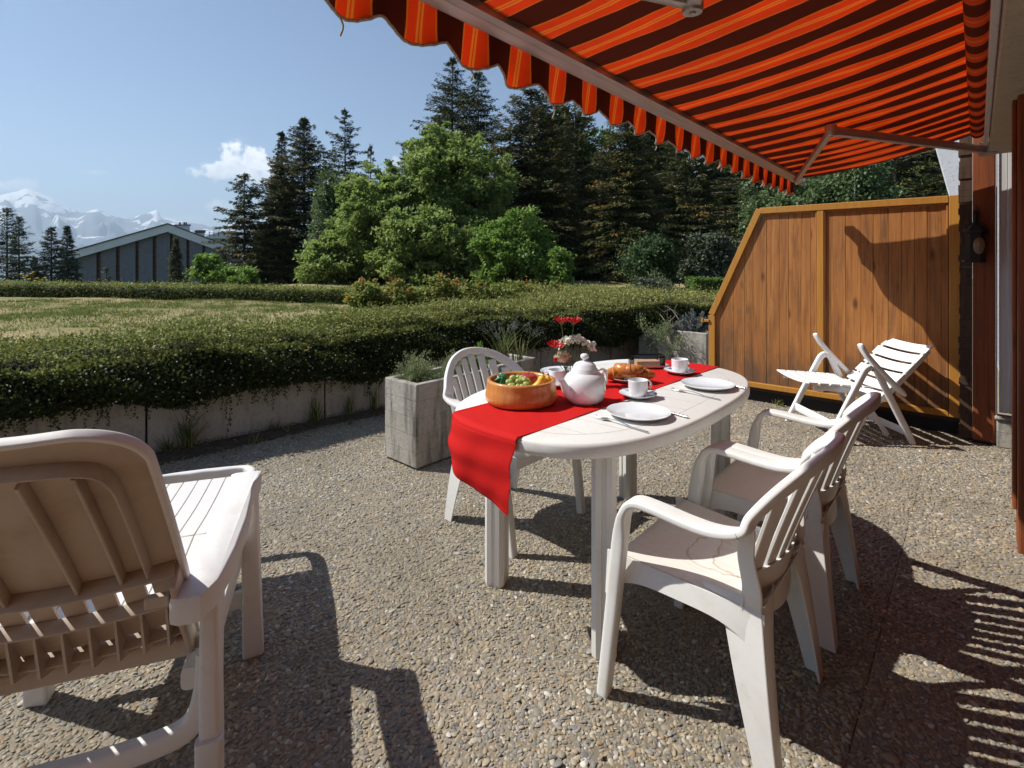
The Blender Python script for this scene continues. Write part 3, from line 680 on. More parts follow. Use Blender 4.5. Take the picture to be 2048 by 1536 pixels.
x = NT('hall_window'); zz_ = x.sep(x.co())[2]; fq = x.math('FRACT', x.math('DIVIDE', zz_, .55)); x.set(x.mix(x.gray(fq, .12, .16), (.03, .02, .015), (.10, .042, .018)), .35); M['hall_window'] = x.m
x = NT('pale_fascia'); n = x.noise(x.co(), .6, 4); x.set(x.mix(x.gray(n, .3, .7), (.66, .66, .66), (.57, .58, .58)), .6); M['pale_fascia'] = x.m
for a, b in ((128, 151), (156, 193), (202.5, 232), (240, 271), (278, 305.5), (313.5, 340), (346.5, 373), (379.5, 405), (412, 446), (453, 485)):
    Hpoly([(a, 640), (b, 640), (b, roof_y(b)+14), (a, roof_y(a)+14)], 0.0, .5, 'wall_panel', 'hall_concrete', .02)
for a, b in ((151, 156), (193, 202.5), (232, 240), (271, 278), (305.5, 313.5), (340, 346.5), (373, 379.5), (405, 412), (446, 453)):
    w_ = Hpoly([(a-.5, 640), (b+.5, 640), (b+.5, roof_y(b)+15), (a-.5, roof_y(a)+15)], .32, .1, 'window', 'hall_window')
    for k in range(4):
        y_ = 500 + k*24
        if y_ > roof_y(a) + 24: MB().prism([H(p, q, .28) for p, q in ((a-.3, y_), (b+.3, y_), (b+.3, y_-1.5), (a-.3, y_-1.5))], hb_f*.04).build('transom', M['red_brown_timber'], w_, smooth=0)
Hpoly([e0, (e0[0], e0[1]+15), (rid[0], rid[1]+15), rid], -.7, 1.6, 'roof_fascia', 'pale_fascia'); Hpoly([rid, (rid[0], rid[1]+15), (e1[0], e1[1]+15), e1], -.7, 1.6, 'roof_fascia', 'pale_fascia')
mb = MB(); a, b, c_ = H(e0[0]-2, e0[1]-.6, -.9), H(rid[0], rid[1]-.6, -.9), H(e1[0]+2, e1[1]-.6, -.9); up = np.array([0, 0, .09])
mb.prism([a, b, b+up, a+up], hb_f*26); mb.prism([b, c_, c_+up, b+up], hb_f*26); mb.build('roof', M['hall_concrete'], hall, smooth=0)
MB().prism([H(122, 640, .55), H(498, 640, .55), H(498, 512, .55), H(335, 466, .55), H(122, 512, .55)], hb_f*24).build('hall_body', M['hall_concrete'], hall, smooth=0)
def chimney(px0, px1, y0, y1, dd, pots):
    c1 = MB().prism([H(px0, y1, dd), H(px1, y1, dd), H(px1, y0, dd), H(px0, y0, dd)], hb_f*1.6).build('chimney', M['pale_fascia'], hall, smooth=0)
    MB().prism([H(px0-2, y0, dd-.12), H(px1+2, y0, dd-.12), H(px1+2, y0-2.2, dd-.12), H(px0-2, y0-2.2, dd-.12)], hb_f*1.9).build('chimney_cap', M['hall_concrete'], c1, smooth=0)
    for p in pots:
        q = H(p, y0-2.2, dd+.7); mb = MB(); mb.lathe([(.09, 0), (.09, .30), (.001, .30)], 8, tuple(q)); mb.build('chimney_pot', M['black_iron'], c1)
    MB().prism([H(px0+7, y0+6, dd-.05), H(px0+12, y0+6, dd-.05), H(px0+12, y0+4, dd-.05), H(px0+7, y0+4, dd-.05)], hb_f*.1).build('vent_opening', M['black_iron'], c1, smooth=0) if px1 - px0 > 25 else None
chimney(352, 382, 449, 480, 2.0, (362, 371, 375)); chimney(396, 413, 461, 486, 2.5, ())
cp = MB().prism([H(394, 463.5, 2.4), H(415, 463.5, 2.4), H(415, 458, 2.4), H(394, 458, 2.4)], hb_f*1.8).build('chimney_cowl', M['hall_window'], hall, smooth=0)
far = thing('distant_house', 'pale low roof showing above the right slope of the concrete hall', 'house', tuple(D(440, 560, 95)))
fb = D(440, 560, 95)
def Fp(px, py, dd=0): return D(px, py, 95) + hb_f*dd - fb
MB().prism([Fp(405, 560), Fp(475, 560), Fp(475, 476), Fp(405, 476)], hb_f*9).build('wall', M['cream_render'], far, smooth=0)
MB().prism([Fp(398, 477, -.6), Fp(420, 470, -.6), Fp(445, 462, -.6), Fp(478, 474, -.6), Fp(482, 477, -.6)], hb_f*11).build('roof', M['pale_fascia'], far, smooth=0)
mb = MB()
for p in (418, 427, 436, 447): q = Fp(p, 473, -.7); mb.box(q[0]-.04, q[0]+.04, q[1]-.04, q[1]+.04, q[2], q[2]+.9)
mb.sweep([Fp(416, 466, -.7), Fp(450, 466, -.7)], circle(.035, 6), (0, 0, 1)); mb.build('railing', M['black_iron'], far)
# ------------------------------------------------------------------ table
TC = np.array([-1.178, 2.004]); TA, TB, TN = .455, .775, 2.75
def srim(a, ka=1.0, kb=1.0, off=0.0):
    c, s = math.cos(a), math.sin(a)
    return np.array([math.copysign(abs(c)**(2/TN), c)*(TA+off)*ka, math.copysign(abs(s)**(2/TN), s)*(TB+off)*kb])
table = thing('garden_table', 'white oval plastic garden table laid for breakfast', 'table', (TC[0], TC[1], 0))
mb = MB(); n = 96; rings = [(-.030, .672), (-.006, .672), (0, .678), (.001, .690), (0, .708), (-.004, .7165), (-.012, .720)]
vs = []; fs = []
for off, z in rings:
    for k in range(n): p = srim(2*math.pi*k/n, off=off); vs.append((p[0], p[1], z))
for i in range(len(rings)-1):
    for k in range(n): fs.append((i*n+k, i*n+(k+1) % n, (i+1)*n+(k+1) % n, (i+1)*n+k))
fs.append([(len(rings)-1)*n + k for k in range(n)]); fs.append(list(range(n))[::-1])
mb.add(vs, fs); tt = mb.build('tabletop', M['table_plastic'], table, smooth=50)
# plank pattern moulded into the top, four panels either side of a cross joint
mb = MB()
def line(a, b, wd=.0022):
    a = np.array(a); b = np.array(b); t = (b-a)/np.linalg.norm(b-a); q = np.array([-t[1], t[0]])*wd/2
    mb.add([(*(a-q), .7203), (*(b-q), .7203), (*(b+q), .7203), (*(a+q), .7203)], [(0, 1, 2, 3)])
inner = [srim(2*math.pi*k/96, off=-.085) for k in range(96)]
for k in range(96): line(inner[k], inner[(k+1) % 96])
for y in np.linspace(-.60, .60, 11):
    xm_ = max(0, 1 - abs(y/(TB-.085))**TN)**(1/TN)*(TA-.085); line((-xm_, y), (xm_, y), .0016)
for y in (-.40, -.2, 0, .2, .4): pass
x = NT('moulded_groove'); x.set((.46, .40, .33), .7); M['moulded_groove'] = x.m
mb.build('moulded_groove', M['moulded_groove'], table, smooth=0)
def legsec():
    out = []
    for q in range(4):
        a = math.pi/2*q; c, s = math.cos(a), math.sin(a)
        for (x_, y_) in ((.040, -.026), (.040, -.008), (.034, -.006), (.034, .006), (.040, .008), (.040, .026), (.026, .040)): out.append((x_*c - y_*s, x_*s + y_*c))
    return out
for (lx, ly, rr_) in ((-.907, 1.465, .55), (-1.425, 1.505, .35), (-1.41, 2.52, -.3), (-.915, 2.52, .2)):
    mb = MB(); mb.sweep([(0, 0, .0), (0, 0, .012), (0, 0, .68)], legsec(), (1, 0, 0), [.93, 1.0, 1.0])
    o = mb.build('leg', M['table_plastic'], table, smooth=20, loc=(lx - TC[0], ly - TC[1], 0), rot=(0, 0, rr_))
    f_ = MB(); f_.lathe([(.001, -.003), (.036, -.003), (.038, .010), (.001, .010)], 16); f_.build('foot_cap', M['table_plastic'], o)
for s_ in (-1, 1): MB().box(-.30, .30, s_*.50-.02, s_*.50+.02, .645, .672).build('frame_rail', M['table_plastic'], table, smooth=0)

# runner
def edge_y(x_, s):
    q = max(0, 1 - min(1, abs((x_ - TC[0])/TA))**TN)**(1/TN); return TC[1] + s*TB*q
def runner(u, v):
    xn, xf = -1.437 + .362*u, -1.352 + .342*u
    L_n, L_f = .165 + .072*u, .17
    yn, yf = edge_y(xn, -1) - .006, edge_y(xf, 1) + .006
    zt_ = .7215; r_ = .014
    if v < .3:
        k = v/.3; h_ = (1-k); z = zt_ - r_ - L_n*h_ + .012*h_*(u-.5); bow = .013*math.sin(2*math.pi*u*1.1 + .6)*h_ + .003*math.sin(u*17 + h_*4)*h_ + .0025*math.sin(h_*15 + 3*u) + .016*math.sin(math.pi*h_)
        return (xn + .010*h_*(1-2*u) + .004*math.sin(9*h_+2*u) - .006*h_, yn - r_*.6 - bow*.8, z)
    if v < .36:
        a = (v-.3)/.06*math.pi/2; return (xn, yn - r_*.6 + r_*.6*math.sin(0) + r_*(1-math.cos(a))*.9, zt_ - r_ + r_*math.sin(a))
    if v < .82:
        k = (v-.36)/.46; y0_, y1_ = yn + r_*.3, yf - r_*.3; x_ = xn + (xf-xn)*k
        return (x_ + .004*math.sin(5*k + 1)*1.0, y0_ + (y1_-y0_)*k, zt_ + .0016*math.sin(k*26 + 5*u)*math.sin(u*5) + .0016*math.sin(k*71 + 9*u + 2*math.sin(k*13))**2*math.sin(math.pi*u) + .0020*math.exp(-((k-.30)/.008)**2) + .0018*math.exp(-((k-.72)/.008)**2) + .0008)
    if v < .88:
        a = (v-.82)/.06*math.pi/2; return (xf, yf - r_*.3 + r_*math.sin(a)*.9, zt_ - r_ + r_*math.cos(a))
    k = (v-.88)/.12; return (xf, yf + r_*.6 + .008*k, zt_ - r_ - L_f*k)
mb = MB(); mb.slab(runner, 28, 200, (0, 0, -.0012))
rn = mb.build('table_runner', M['red_linen'], smooth=80)
for u0, u1 in ((.0, .035), (.965, 1.0)):
    mb = MB(); mb.slab(lambda u, v: tuple(np.array(runner(u0 + (u1-u0)*u, v)) + np.array([0, -.0007 if v < .33 else 0, .0007 if .3 < v < .88 else 0])), 2, 160, (0, 0, -.0006)); mb.build('hem', M['red_linen'], rn, smooth=80)
mb = MB(); mb.slab(lambda u, v: tuple(np.array(runner(u, .016*v)) + np.array([0, -.0009, 0])), 28, 2, (0, .0006, 0)); mb.build('hem', M['red_linen'], rn, smooth=80)
rn = tag(rn, 'red linen runner lying along the white table and hanging over its end', 'table runner')

# ------------------------------------------------------------------ plastic armchairs
def back_y(x_, z): t = max(0, (z - .38)/.44); return -.185 - .155*t**1.15 + .085*(x_/.27)**2
def make_chair(label, loc, rz_, group):
    t = thing('garden_chair', label, 'chair', loc, rz_, group)
    P = M['white_plastic']
    def rimpts(s):
        f = [(.262, .222, 0), (.268, .190, .25), (.274, .158, .50), (.277, .138, .575), (.278, .108, .604), (.279, .05, .606), (.281, -.05, .598), (.281, -.12, .600), (.277, -.178, .618)]
        b = [(.262, None, .652), (.226, None, .703), (.157, None, .755), (.078, None, .781), (0, None, .789)]
        out = f + [(x_, back_y(x_, z), z) for x_, _, z in b]
        return [(s*x_, y, z) for x_, y, z in out]
    right = rimpts(1); full = right[:-1] + rimpts(-1)[::-1]
    path = catmull(full, 5); N = len(path); sd = []; sc = []
    for p in path:
        out = np.array([1.0 if p[0] >= 0 else -1.0, 0, 0])
        rad = np.array([p[0], (p[1]+.26)*.15, p[2]-.56]); rad /= np.linalg.norm(rad) + 1e-9
        kb = np.clip((-.06 - p[1])/.12, 0, 1) if p[2] > .55 else 0
        v = out*(1-kb) + rad*kb; sd.append(v/np.linalg.norm(v))
        leg = np.clip((.57 - p[2])/.08, 0, 1) if p[1] > .1 else 0
        sc.append((((1-leg)*1.0 + leg*.62)*(1 - .30*np.clip((p[2]-.64)/.13, 0, 1)), (1-leg)*1.0 + leg*(1.75 + .5*(p[2]-.2))))
    # front legs (below the arm corner) and the arm + back hoop as separate parts
    i0 = next(i for i, p in enumerate(path) if p[2] > .555); i1 = N - 1 - i0
    sec = rr_section(.060, .021, .0075, 4)
    for a, b, nm in ((0, i0+1, 'front_leg'), (i1, N, 'front_leg')):
        mb = MB(); mb.sweep(path[a:b], sec, np.array(sd[a:b]), sc[a:b]); mb.build(nm, P, t, smooth=50)
    def hoop(a, b, nm):
        mb = MB(); mb.sweep(path[a:b], sec, np.array(sd[a:b]), sc[a:b]); return mb.build(nm, P, t, smooth=50)
    ia = next(i for i, p in enumerate(path) if p[1] < -.16 and p[2] > .58); ib = N - 1 - ia
    hoop(i0, ia+1, 'armrest'); hoop(ib, i1+1, 'armrest'); hoop(ia, ib+1, 'back_hoop')
    # seat: dished panel with rolled front lip and side aprons
    def seat(u, v):
        y = .225 - .43*v; hw = .232 - .034*v; x_ = (u*2-1)*hw
        z = .415 - .022*v - .010*math.sin(math.pi*min(1, v*1.1))*(1-(u*2-1)**2) - .045*max(0, (.10 - v)/.10)**2
        if v > .9: z += .02*((v-.9)/.1)**2
        return (x_, y, z)
    mb = MB(); mb.slab(seat, 20, 30, (0, 0, -.006)); mb.build('seat', M['seat_plastic'], t, smooth=60)
    for s in (-1, 1):
        mb = MB()
        def apron(u, v):
            y = .225 - .43*u; hw = .233 - .034*u; top = .413 - .022*u
            dep = .050 + .075*(abs(u-.5)*2)**4
            return (s*(hw + .006 + .012*v), y, top - dep*v)
        mb.slab(apron, 20, 4, (-s*.005, 0, 0)); mb.build('apron', P, t, smooth=50)
        # rear leg: two tapering flanges meeting in a corner
        mb = MB()
        n = 14
        def flange_side(u, v):
            z = .415*(1-v); wd = .105 - .055*v + .05*max(0, .18-v)/.18; return (s*(.203 + .042*v + .01*math.sin(math.pi*v)), -.196 - .052*v + wd*u, z)
        def flange_back(u, v):
            z = .415*(1-v); wd = .085 - .040*v + .03*max(0, .2-v)/.2; return (s*(.2022 + .042*v + .01*math.sin(math.pi*v)) - s*wd*u, -.1955 - .052*v - .012*math.sin(math.pi*u)*(1-v), z)
        mb.slab(flange_side, 5, n, (-s*.007, 0, 0)); mb.build('rear_leg', P, t, smooth=40, bevel=.002, seg=1)
        mb2 = MB(); mb2.slab(flange_back, 6, n, (0, .007, 0))
        lf = mb2.build('leg_flange', P, [c for c in t.children if c.name.startswith('rear_leg')][-1], smooth=40)
        # stile of the back from seat corner up into the hoop
        pts = [(s*.196, -.170, .385), (s*.214, -.178, .45), (s*.238, back_y(.238, .54)-.004, .54), (s*.254, back_y(.258, .61), .605), (s*.262, back_y(.26, .63)+.004, .628)]
        mb = MB(); mb.sweep(catmull(pts, 6), rr_section(.055, .012, .005, 3), (0, 1, .35), [1 - .45*i/24 for i in range(25)]); mb.build('back_stile', P, t, smooth=50)
    # lower back plate with a rounded lower edge, then the slats
    def plate(u, v):
        x_ = (u*2-1)*.205; z = .352 + .128*v - .022*(1-v)*(1-(u*2-1)**2) + .03*(1-v)*(u*2-1)**2
        return (x_*1.03, back_y(x_, max(.38, z)) - .017 + .014*v, z)
    mb = MB(); mb.slab(plate, 20, 5, (0, .007, 0)); mb.build('back_plate', P, t, smooth=50)
    for k in range(7):
        x0 = -.168 + .056*k; zt_ = .786 - .165*(abs(x0)/.235)**2.0 - .014
        def slat(u, v):
            z = .468 + (zt_-.468)*v; xx_ = x0*(1 + .14*v) + (u-.5)*.041; return (xx_, back_y(xx_, z) + .002, z)
        mb = MB(); mb.slab(slat, 2, 12, (0, .011, 0)); mb.build('slat', P, t, smooth=30, bevel=.002, seg=1)
    return t
ch_a = make_chair('white plastic armchair with a brown water stain on its seat, nearest the camera', (-.600, 1.590, 0), R(90), 'white garden armchairs round the table')
def chair_copy(label, loc, rz_):
    c = copy_tree(ch_a); c.location = loc; c.rotation_euler = (0, 0, rz_); c['label'] = label; return c
chair_copy('white plastic armchair pushed in at the table just behind the stained one', (-.590, 2.205, 0), R(90))
chair_copy('white plastic armchair across the table with its back to the concrete planters', (-1.722, 1.945, 0), R(-90))
# water stain: dried tide marks in the nearest seat's own plastic
M['stained_seat'] = M['seat_plastic'].copy(); M['stained_seat'].name = 'stained_seat'
def stain():
    t = M['stained_seat'].node_tree; bs = next(n for n in t.nodes if n.type == 'BSDF_PRINCIPLED'); src = bs.inputs['Base Color'].links[0].from_socket
    tc = t.nodes.new('ShaderNodeTexCoord'); nz = t.nodes.new('ShaderNodeTexNoise'); nz.inputs['Scale'].default_value = 9; nz.inputs['Detail'].default_value = 4; t.links.new(tc.outputs['Object'], nz.inputs['Vector'])
    def mth(op, a, b=0.0):
        x = t.nodes.new('ShaderNodeMath'); x.operation = op
        for k, v in enumerate((a, b)):
            if isinstance(v, (int, float)): x.inputs[k].default_value = v
            else: t.links.new(v, x.inputs[k])
        return x.outputs[0]
    sx = t.nodes.new('ShaderNodeSeparateXYZ'); t.links.new(tc.outputs['Object'], sx.inputs[0]); col = src
    for (cx, cy, rx, ry, wd, fill) in ((.03, -.085, .125, .085, .05, .10), (.06, -.11, .06, .045, .16, .45), (-.01, -.04, .10, .11, .04, .0)):
        a = mth('DIVIDE', mth('SUBTRACT', sx.outputs[0], cx), rx); b_ = mth('DIVIDE', mth('SUBTRACT', sx.outputs[1], cy), ry)
        q = mth('ADD', mth('SQRT', mth('ADD', mth('MULTIPLY', a, a), mth('MULTIPLY', b_, b_))), mth('MULTIPLY', mth('SUBTRACT', nz.outputs['Fac'], .5), 1.3))
        ring = mth('MAXIMUM', mth('SUBTRACT', 1.0, mth('DIVIDE', mth('ABSOLUTE', mth('SUBTRACT', q, 1.0)), wd)), 0.0)
        ins = mth('MULTIPLY', mth('LESS_THAN', q, 1.0), fill); f = mth('MULTIPLY', mth('MAXIMUM', ring, ins), .65)
        mx = t.nodes.new('ShaderNodeMix'); mx.data_type = 'RGBA'; t.links.new(f, mx.inputs[0]); t.links.new(col, mx.inputs[6]); mx.inputs[7].default_value = (.36, .24, .11, 1); col = mx.outputs[2]
    t.links.new(col, bs.inputs['Base Color'])
stain()
for c in ch_a.children:
    if c.name.startswith('seat'): c.material_slots[0].link = 'OBJECT'; c.material_slots[0].material = M['stained_seat']

# ------------------------------------------------------------------ lounger in the left foreground (seen from behind)
LF = np.array([-.875, .484]); LRZ = math.atan2(-LF[0], LF[1])      # local +y = the way it faces
O2 = np.array([-1.312, .139])
lg = thing('lounge_chair', 'white plastic reclining lounger with broad armrests in the left foreground, seen from behind', 'lounger', (O2[0], O2[1], 0), LRZ)
LP = M['lounger_plastic']; GP = M['shaded_grimy_plastic']
HW = .222
b0 = np.array([0, .185, .385]); b1 = np.array([0, -.235, 1.000])     # bottom and top of the back, on its axis
bt = (b1-b0)/np.linalg.norm(b1-b0); BL = np.linalg.norm(b1-b0); bn = np.array([0, bt[2], -bt[1]])*1.0   # bn points forward/up
def back_pt(x_, s, out=0.0):            # x across, s 0..1 up the back, out = towards the rear
    bow = .020*(x_/HW)**2 + .012*math.sin(math.pi*s)
    return b0 + bt*BL*s + bn*(bow - out) + np.array([x_, 0, 0])
def hwid(s):
    r_ = .105; k = max(0, (s*BL - (BL - r_))/r_); return HW - r_*(1 - math.sqrt(max(0, 1 - k*k))) if k > 0 else HW
S0 = .40
mb = MB(); mb.slab(lambda u, v: back_pt((u*2-1)*(hwid(S0+(1-S0)*v) - .004), S0 + (1-S0)*v), 26, 40, bn*.007); mb.build('back_panel', GP, lg, smooth=60)
# perimeter lip and raised border on the rear
rim = [(-HW, .02)] + [(-HW, s) for s in (.2, .4, .6, .72)]; side_s = 1 - .14*(1 - np.sin(np.linspace(0, 1.5, 9)))
rim += [(-hwid(s), s) for s in side_s] + [(-hwid(.997)*.5, 1.0), (0, 1.002), (hwid(.997)*.5, 1.0)] + [(hwid(s), s) for s in side_s[::-1]] + [(HW, s) for s in (.72, .6, .4, .2)] + [(HW, .02)]
pth = catmull([back_pt(x_, s, .002) for x_, s in rim], 3)
mb = MB(); mb.sweep(pth, rr_section(.020, .011, .004, 3), bn); mb.build('back_rim', LP, lg, smooth=50)
mb = MB()                                   # inner step of the wide border
inn = [(-HW+.052, S0+.02), (-HW+.052, .6)] + [(-HW+.052, .76), (-HW+.056, .84), (-HW+.075, .890), (-.10, .912), (-.05, .918), (0, .92), (.05, .918), (.10, .912), (HW-.075, .890), (HW-.056, .84), (HW-.052, .76)] + [(HW-.052, .6), (HW-.052, S0+.02)]
mb.sweep(catmull([back_pt(x_, s, .014) for x_, s in inn], 3), rr_section(.030, .004, .0015, 2), bn); mb.build('border_rib', GP, lg, smooth=50)
for s_, dep in ((S0+.005, .034), (.255, .030), (.10, .034)):
    hw_ = hwid(s_) - (.10 if s_ > .8 else .01); mb = MB(); mb.sweep([back_pt((k/12*2-1)*hw_, s_, dep*.5) for k in range(13)], rr_section(dep, .006, .002, 2), bn); mb.build('cross_rib', GP, lg, smooth=50)
for x_ in (-.055, .055, -.125 + .0, .125):
    mb = MB(); mb.sweep([back_pt(x_, S0 + (.885-S0)*k/14, .012) for k in range(15)], rr_section(.024, .006, .002, 2), bn); mb.build('upright_rib', GP, lg, smooth=50)
# slotted lower third: slats with light falling between them
xs_ = np.linspace(-.205, .205, 9)
for k in range(len(xs_)-1):
    a, b = xs_[k] + (.0065 if k else 0), xs_[k+1] - (.0065 if k < 7 else 0)
    mb = MB(); mb.slab(lambda u, v: back_pt(a + (b-a)*u, .03 + (S0-.03)*v), 3, 12, bn*.007); mb.build('back_slat', GP, lg, smooth=40)
for s_a, s_b in ((.255, S0), (.03, .115)):
    pass
mb = MB(); mb.slab(lambda u, v: back_pt((u*2-1)*.205, .115 + .14*v, .0085), 20, 4, bn*.006); mb.build('hinge_band', GP, lg, smooth=50)
for x_ in np.linspace(-.18, .18, 9):
    mb = MB(); a, b, c_ = back_pt(x_, .255, .012), back_pt(x_, .03, .012), back_pt(x_, .10, .052)
    mb.prism([a - np.array([.0025, 0, 0]), b - np.array([.0025, 0, 0]), c_ - np.array([.0025, 0, 0])], (.005, 0, 0)); mb.build('fin', GP, lg, smooth=0)
for s in (-1, 1):
    mb = MB(); mb.prism([back_pt(s*.208, .0, -.004), back_pt(s*.208, .40, -.004), back_pt(s*.208, .40, .055), back_pt(s*.208, .22, .062), back_pt(s*.208, .0, .050)], (s*.012, 0, 0)); mb.build('side_bracket', GP, lg, smooth=0, bevel=.004)
    mb = MB(); mb.box(s*.18-.022, s*.18+.022, -.006, .012, -.012, .012); o = mb.build('lock_button', GP, lg, smooth=0, bevel=.003); o.location = back_pt(0, .33, .03)
# seat and leg rest
deck0, deck1 = .18, 1.25
nsl = 8; xs_ = np.linspace(-.205, .205, nsl+1)
for (ya, yb_, z0, z1) in ((.245, .70, .375, .395), (.704, 1.245, .395, .370)):
    for k in range(nsl):
        a, b = xs_[k] + .0012, xs_[k+1] - .0012
        mb = MB(); mb.slab(lambda u, v: (a + (b-a)*u, ya + (yb_-ya)*v, z0 + (z1-z0)*v - .010*math.sin(math.pi*v)), 2, 10, (0, 0, -.012)); mb.build('seat_slat', LP, lg, smooth=30, bevel=.0018, seg=1)
for s in (-1, 1):
    mb = MB(); mb.sweep(catmull([(s*.222, .10, .355), (s*.222, .5, .372), (s*.216, .9, .370), (s*.198, 1.24, .352), (s*.180, 1.335, .344), (s*.14, 1.372, .340), (0, 1.38, .340)], 6), rr_section(.034, .050, .012, 3), (1, 0, 0)); mb.build('side_rail', LP, lg, smooth=50)
# armrests: broad, with a moulded top line, turning down at the front
for s in (-1, 1):
    ax = .272
    outl = [(.205, .015), (.222, .005), (.262, .006), (.286, .05), (.304, .16), (.309, .30), (.303, .43), (.296, .50), (.297, .56), (.304, .605), (.303, .665), (.296, .678), (.225, .682), (.214, .672), (.212, .50), (.226, .30), (.224, .14), (.205, .06)]
    def pl(sh, z): 
        c0 = np.array([.26, .345]); return [(s*(c0[0] + (p[0]-c0[0])*sh), c0[1] + (p[1]-c0[1])*(1 - (1-sh)*.3), z - .018*((p[1]-.35)/.35)**2 + .004) for p in outl]
    mb = MB(); n = len(outl); vs = pl(.985, .545) + pl(1.0, .556) + pl(1.0, .588) + pl(.97, .598) + pl(.88, .6015)
    fs = [(i*n+k, i*n+(k+1) % n, (i+1)*n+(k+1) % n, (i+1)*n+k) for i in range(4) for k in range(n)] + [list(range(n))[::-1], [4*n+k for k in range(n)]]
    mb.add(vs, fs); mb.build('armrest', LP, lg, smooth=45)
    # rear post and front leg
    mb = MB(); mb.sweep([(s*.268, .085, 0.0), (s*.268, .085, .25), (s*.266, .09, .44), (s*.262, .12, .55)], rr_section(.042, .060, .010, 3), (1, 0, 0), [(1.05, 1.0), (1, 1), (.9, 1.05), (.8, 1.2)]); rl = mb.build('rear_leg', LP, lg, smooth=40)
    mb = MB(); mb.sweep([(s*.268, .060, .0), (s*.268, .060, .245)], rr_section(.054, .03, .010, 3), (1, 0, 0)); mb.build('leg_rib', LP, rl, smooth=40)
    mb = MB(); mb.sweep([(s*.262, .20, .548), (s*.265, .16, .40), (s*.267, .135, .26)], rr_section(.022, .05, .006, 2), (1, 0, 0)); mb.build('brace', LP, lg, smooth=40)
    mb = MB(); mb.hexa([(s*.250, .63, 0), (s*.312, .64, 0), (s*.306, .70, 0), (s*.252, .69, 0)], [(s*.252, .58, .55), (s*.296, .58, .55), (s*.294, .66, .55), (s*.252, .65, .55)]); mb.build('front_leg', LP, lg, smooth=0, bevel=.008)
    mb = MB(); mb.sweep([(s*.242, .16, .36), (s*.242, .42, .366), (s*.242, .64, .37)], rr_section(.03, .075, .008, 2), (1, 0, 0)); mb.build('seat_frame', LP, lg, smooth=40)
mb = MB(); mb.sweep(catmull([(-.262, .085, .42), (-.255, .085, .33), (-.225, .085, .262), (-.14, .085, .238), (0, .085, .232), (.14, .085, .238), (.225, .085, .262), (.255, .085, .33), (.262, .085, .42)], 6), rr_section(.034, .046, .010, 3), (0, 1, 0), None); mb.build('stretcher', LP, lg, smooth=50)
mb = MB(); mb.sweep([(-.245, .665, .18), (.245, .665, .18)], rr_section(.03, .05, .008, 2), (0, 1, 0)); mb.build('front_stretcher', LP, lg, smooth=50)
mb = MB(); mb.sweep([(-.235, .172, .388), (.235, .172, .388)], rr_section(.030, .046, .008, 2), (0, 1, 0)); mb.build('rear_rail', GP, lg, smooth=50)

# ------------------------------------------------------------------ folding recliner by the screen
rc = thing('folding_recliner', 'bright white slatted folding recliner leaning back beside the wooden screen', 'recliner', (-.895, 4.245, 0), 0)
rf = np.array([-R2[0], -R2[1], 0]); rl_ = np.array([-F2[0], -F2[1], 0])     # forward = picture left, near side = towards the camera
rc.location = (*(R2*((1692-1024)/1042.0*3.90) + F2*3.90), 0)
BP = M['bright_plastic']
def Q(fw, near, z): return -rf*(-fw)*1.0 + rl_*near + np.array([0, 0, z]) if False else rf*fw + rl_*near + np.array([0, 0, z])
W2 = .265
for s in (1, -1):
    nr = s*W2
    p = catmull([Q(.300, nr, .0), Q(.17, nr, .26), Q(.055, nr, .48), Q(.028, nr, .522), Q(-.006, nr, .538), Q(-.040, nr, .522), Q(-.062, nr, .48), Q(-.16, nr, .28), Q(-.300, nr, .0)], 5)
    i_ = len(p)//2
    for seg_ in (p[:i_+1], p[i_:]):
        mb = MB(); mb.sweep(seg_, rr_section(.030, .046, .012, 3), rl_, [1.0 if 0 < k < len(seg_)-1 else .8 for k in range(len(seg_))]); mb.build('leg', BP, rc, smooth=50)
    a = [Q(.075, nr + s*.004, .700), Q(.03, nr + s*.004, .625), Q(-.10, nr + s*.004, .48), Q(-.235, nr + s*.004, .345)]
    mb = MB(); mb.sweep(catmull(a, 6), rr_section(.050, .028, .010, 3), rl_ , [(.8, .8)] + [(1, 1)]*5 + [(1.02, 1.15)]*6 + [(1, 1.2)]*6 + [(.8, .8)]); mb.build('armrest', BP, rc, smooth=50)
    mb = MB(); mb.tube([Q(-.002, nr - .02, .522), Q(-.002, nr + s*.021, .522)], .009, 12); mb.build('pivot_bolt', M['aluminium'], rc)
    # seat side rail and back side rail
    mb = MB(); mb.sweep(catmull([Q(.36, s*.205, .382), Q(.20, s*.205, .375), Q(.02, s*.205, .335), Q(-.10, s*.205, .285)], 6), rr_section(.020, .040, .006, 2), rl_); mb.build('seat_rail', BP, rc, smooth=50)
    mb = MB(); mb.sweep(catmull([Q(-.06, s*.200, .262), Q(-.16, s*.200, .33), Q(-.30, s*.200, .475), Q(-.455, s*.200, .645)], 6), rr_section(.022, .040, .006, 2), rl_); mb.build('back_rail', BP, rc, smooth=50)
    mb = MB(); mb.sweep(catmull([Q(.36, s*.16, .375), Q(.30, s*.16, .20), Q(.34, s*.16, .05)], 4), rr_section(.02, .034, .006, 2), rl_) if False else mb.sweep([Q(-.02, s*.15, .30), Q(-.12, s*.15, .15), Q(-.20, s*.15, .03)], rr_section(.018, .034, .006, 2), rl_); mb.build('prop_bar', BP, rc, smooth=50)
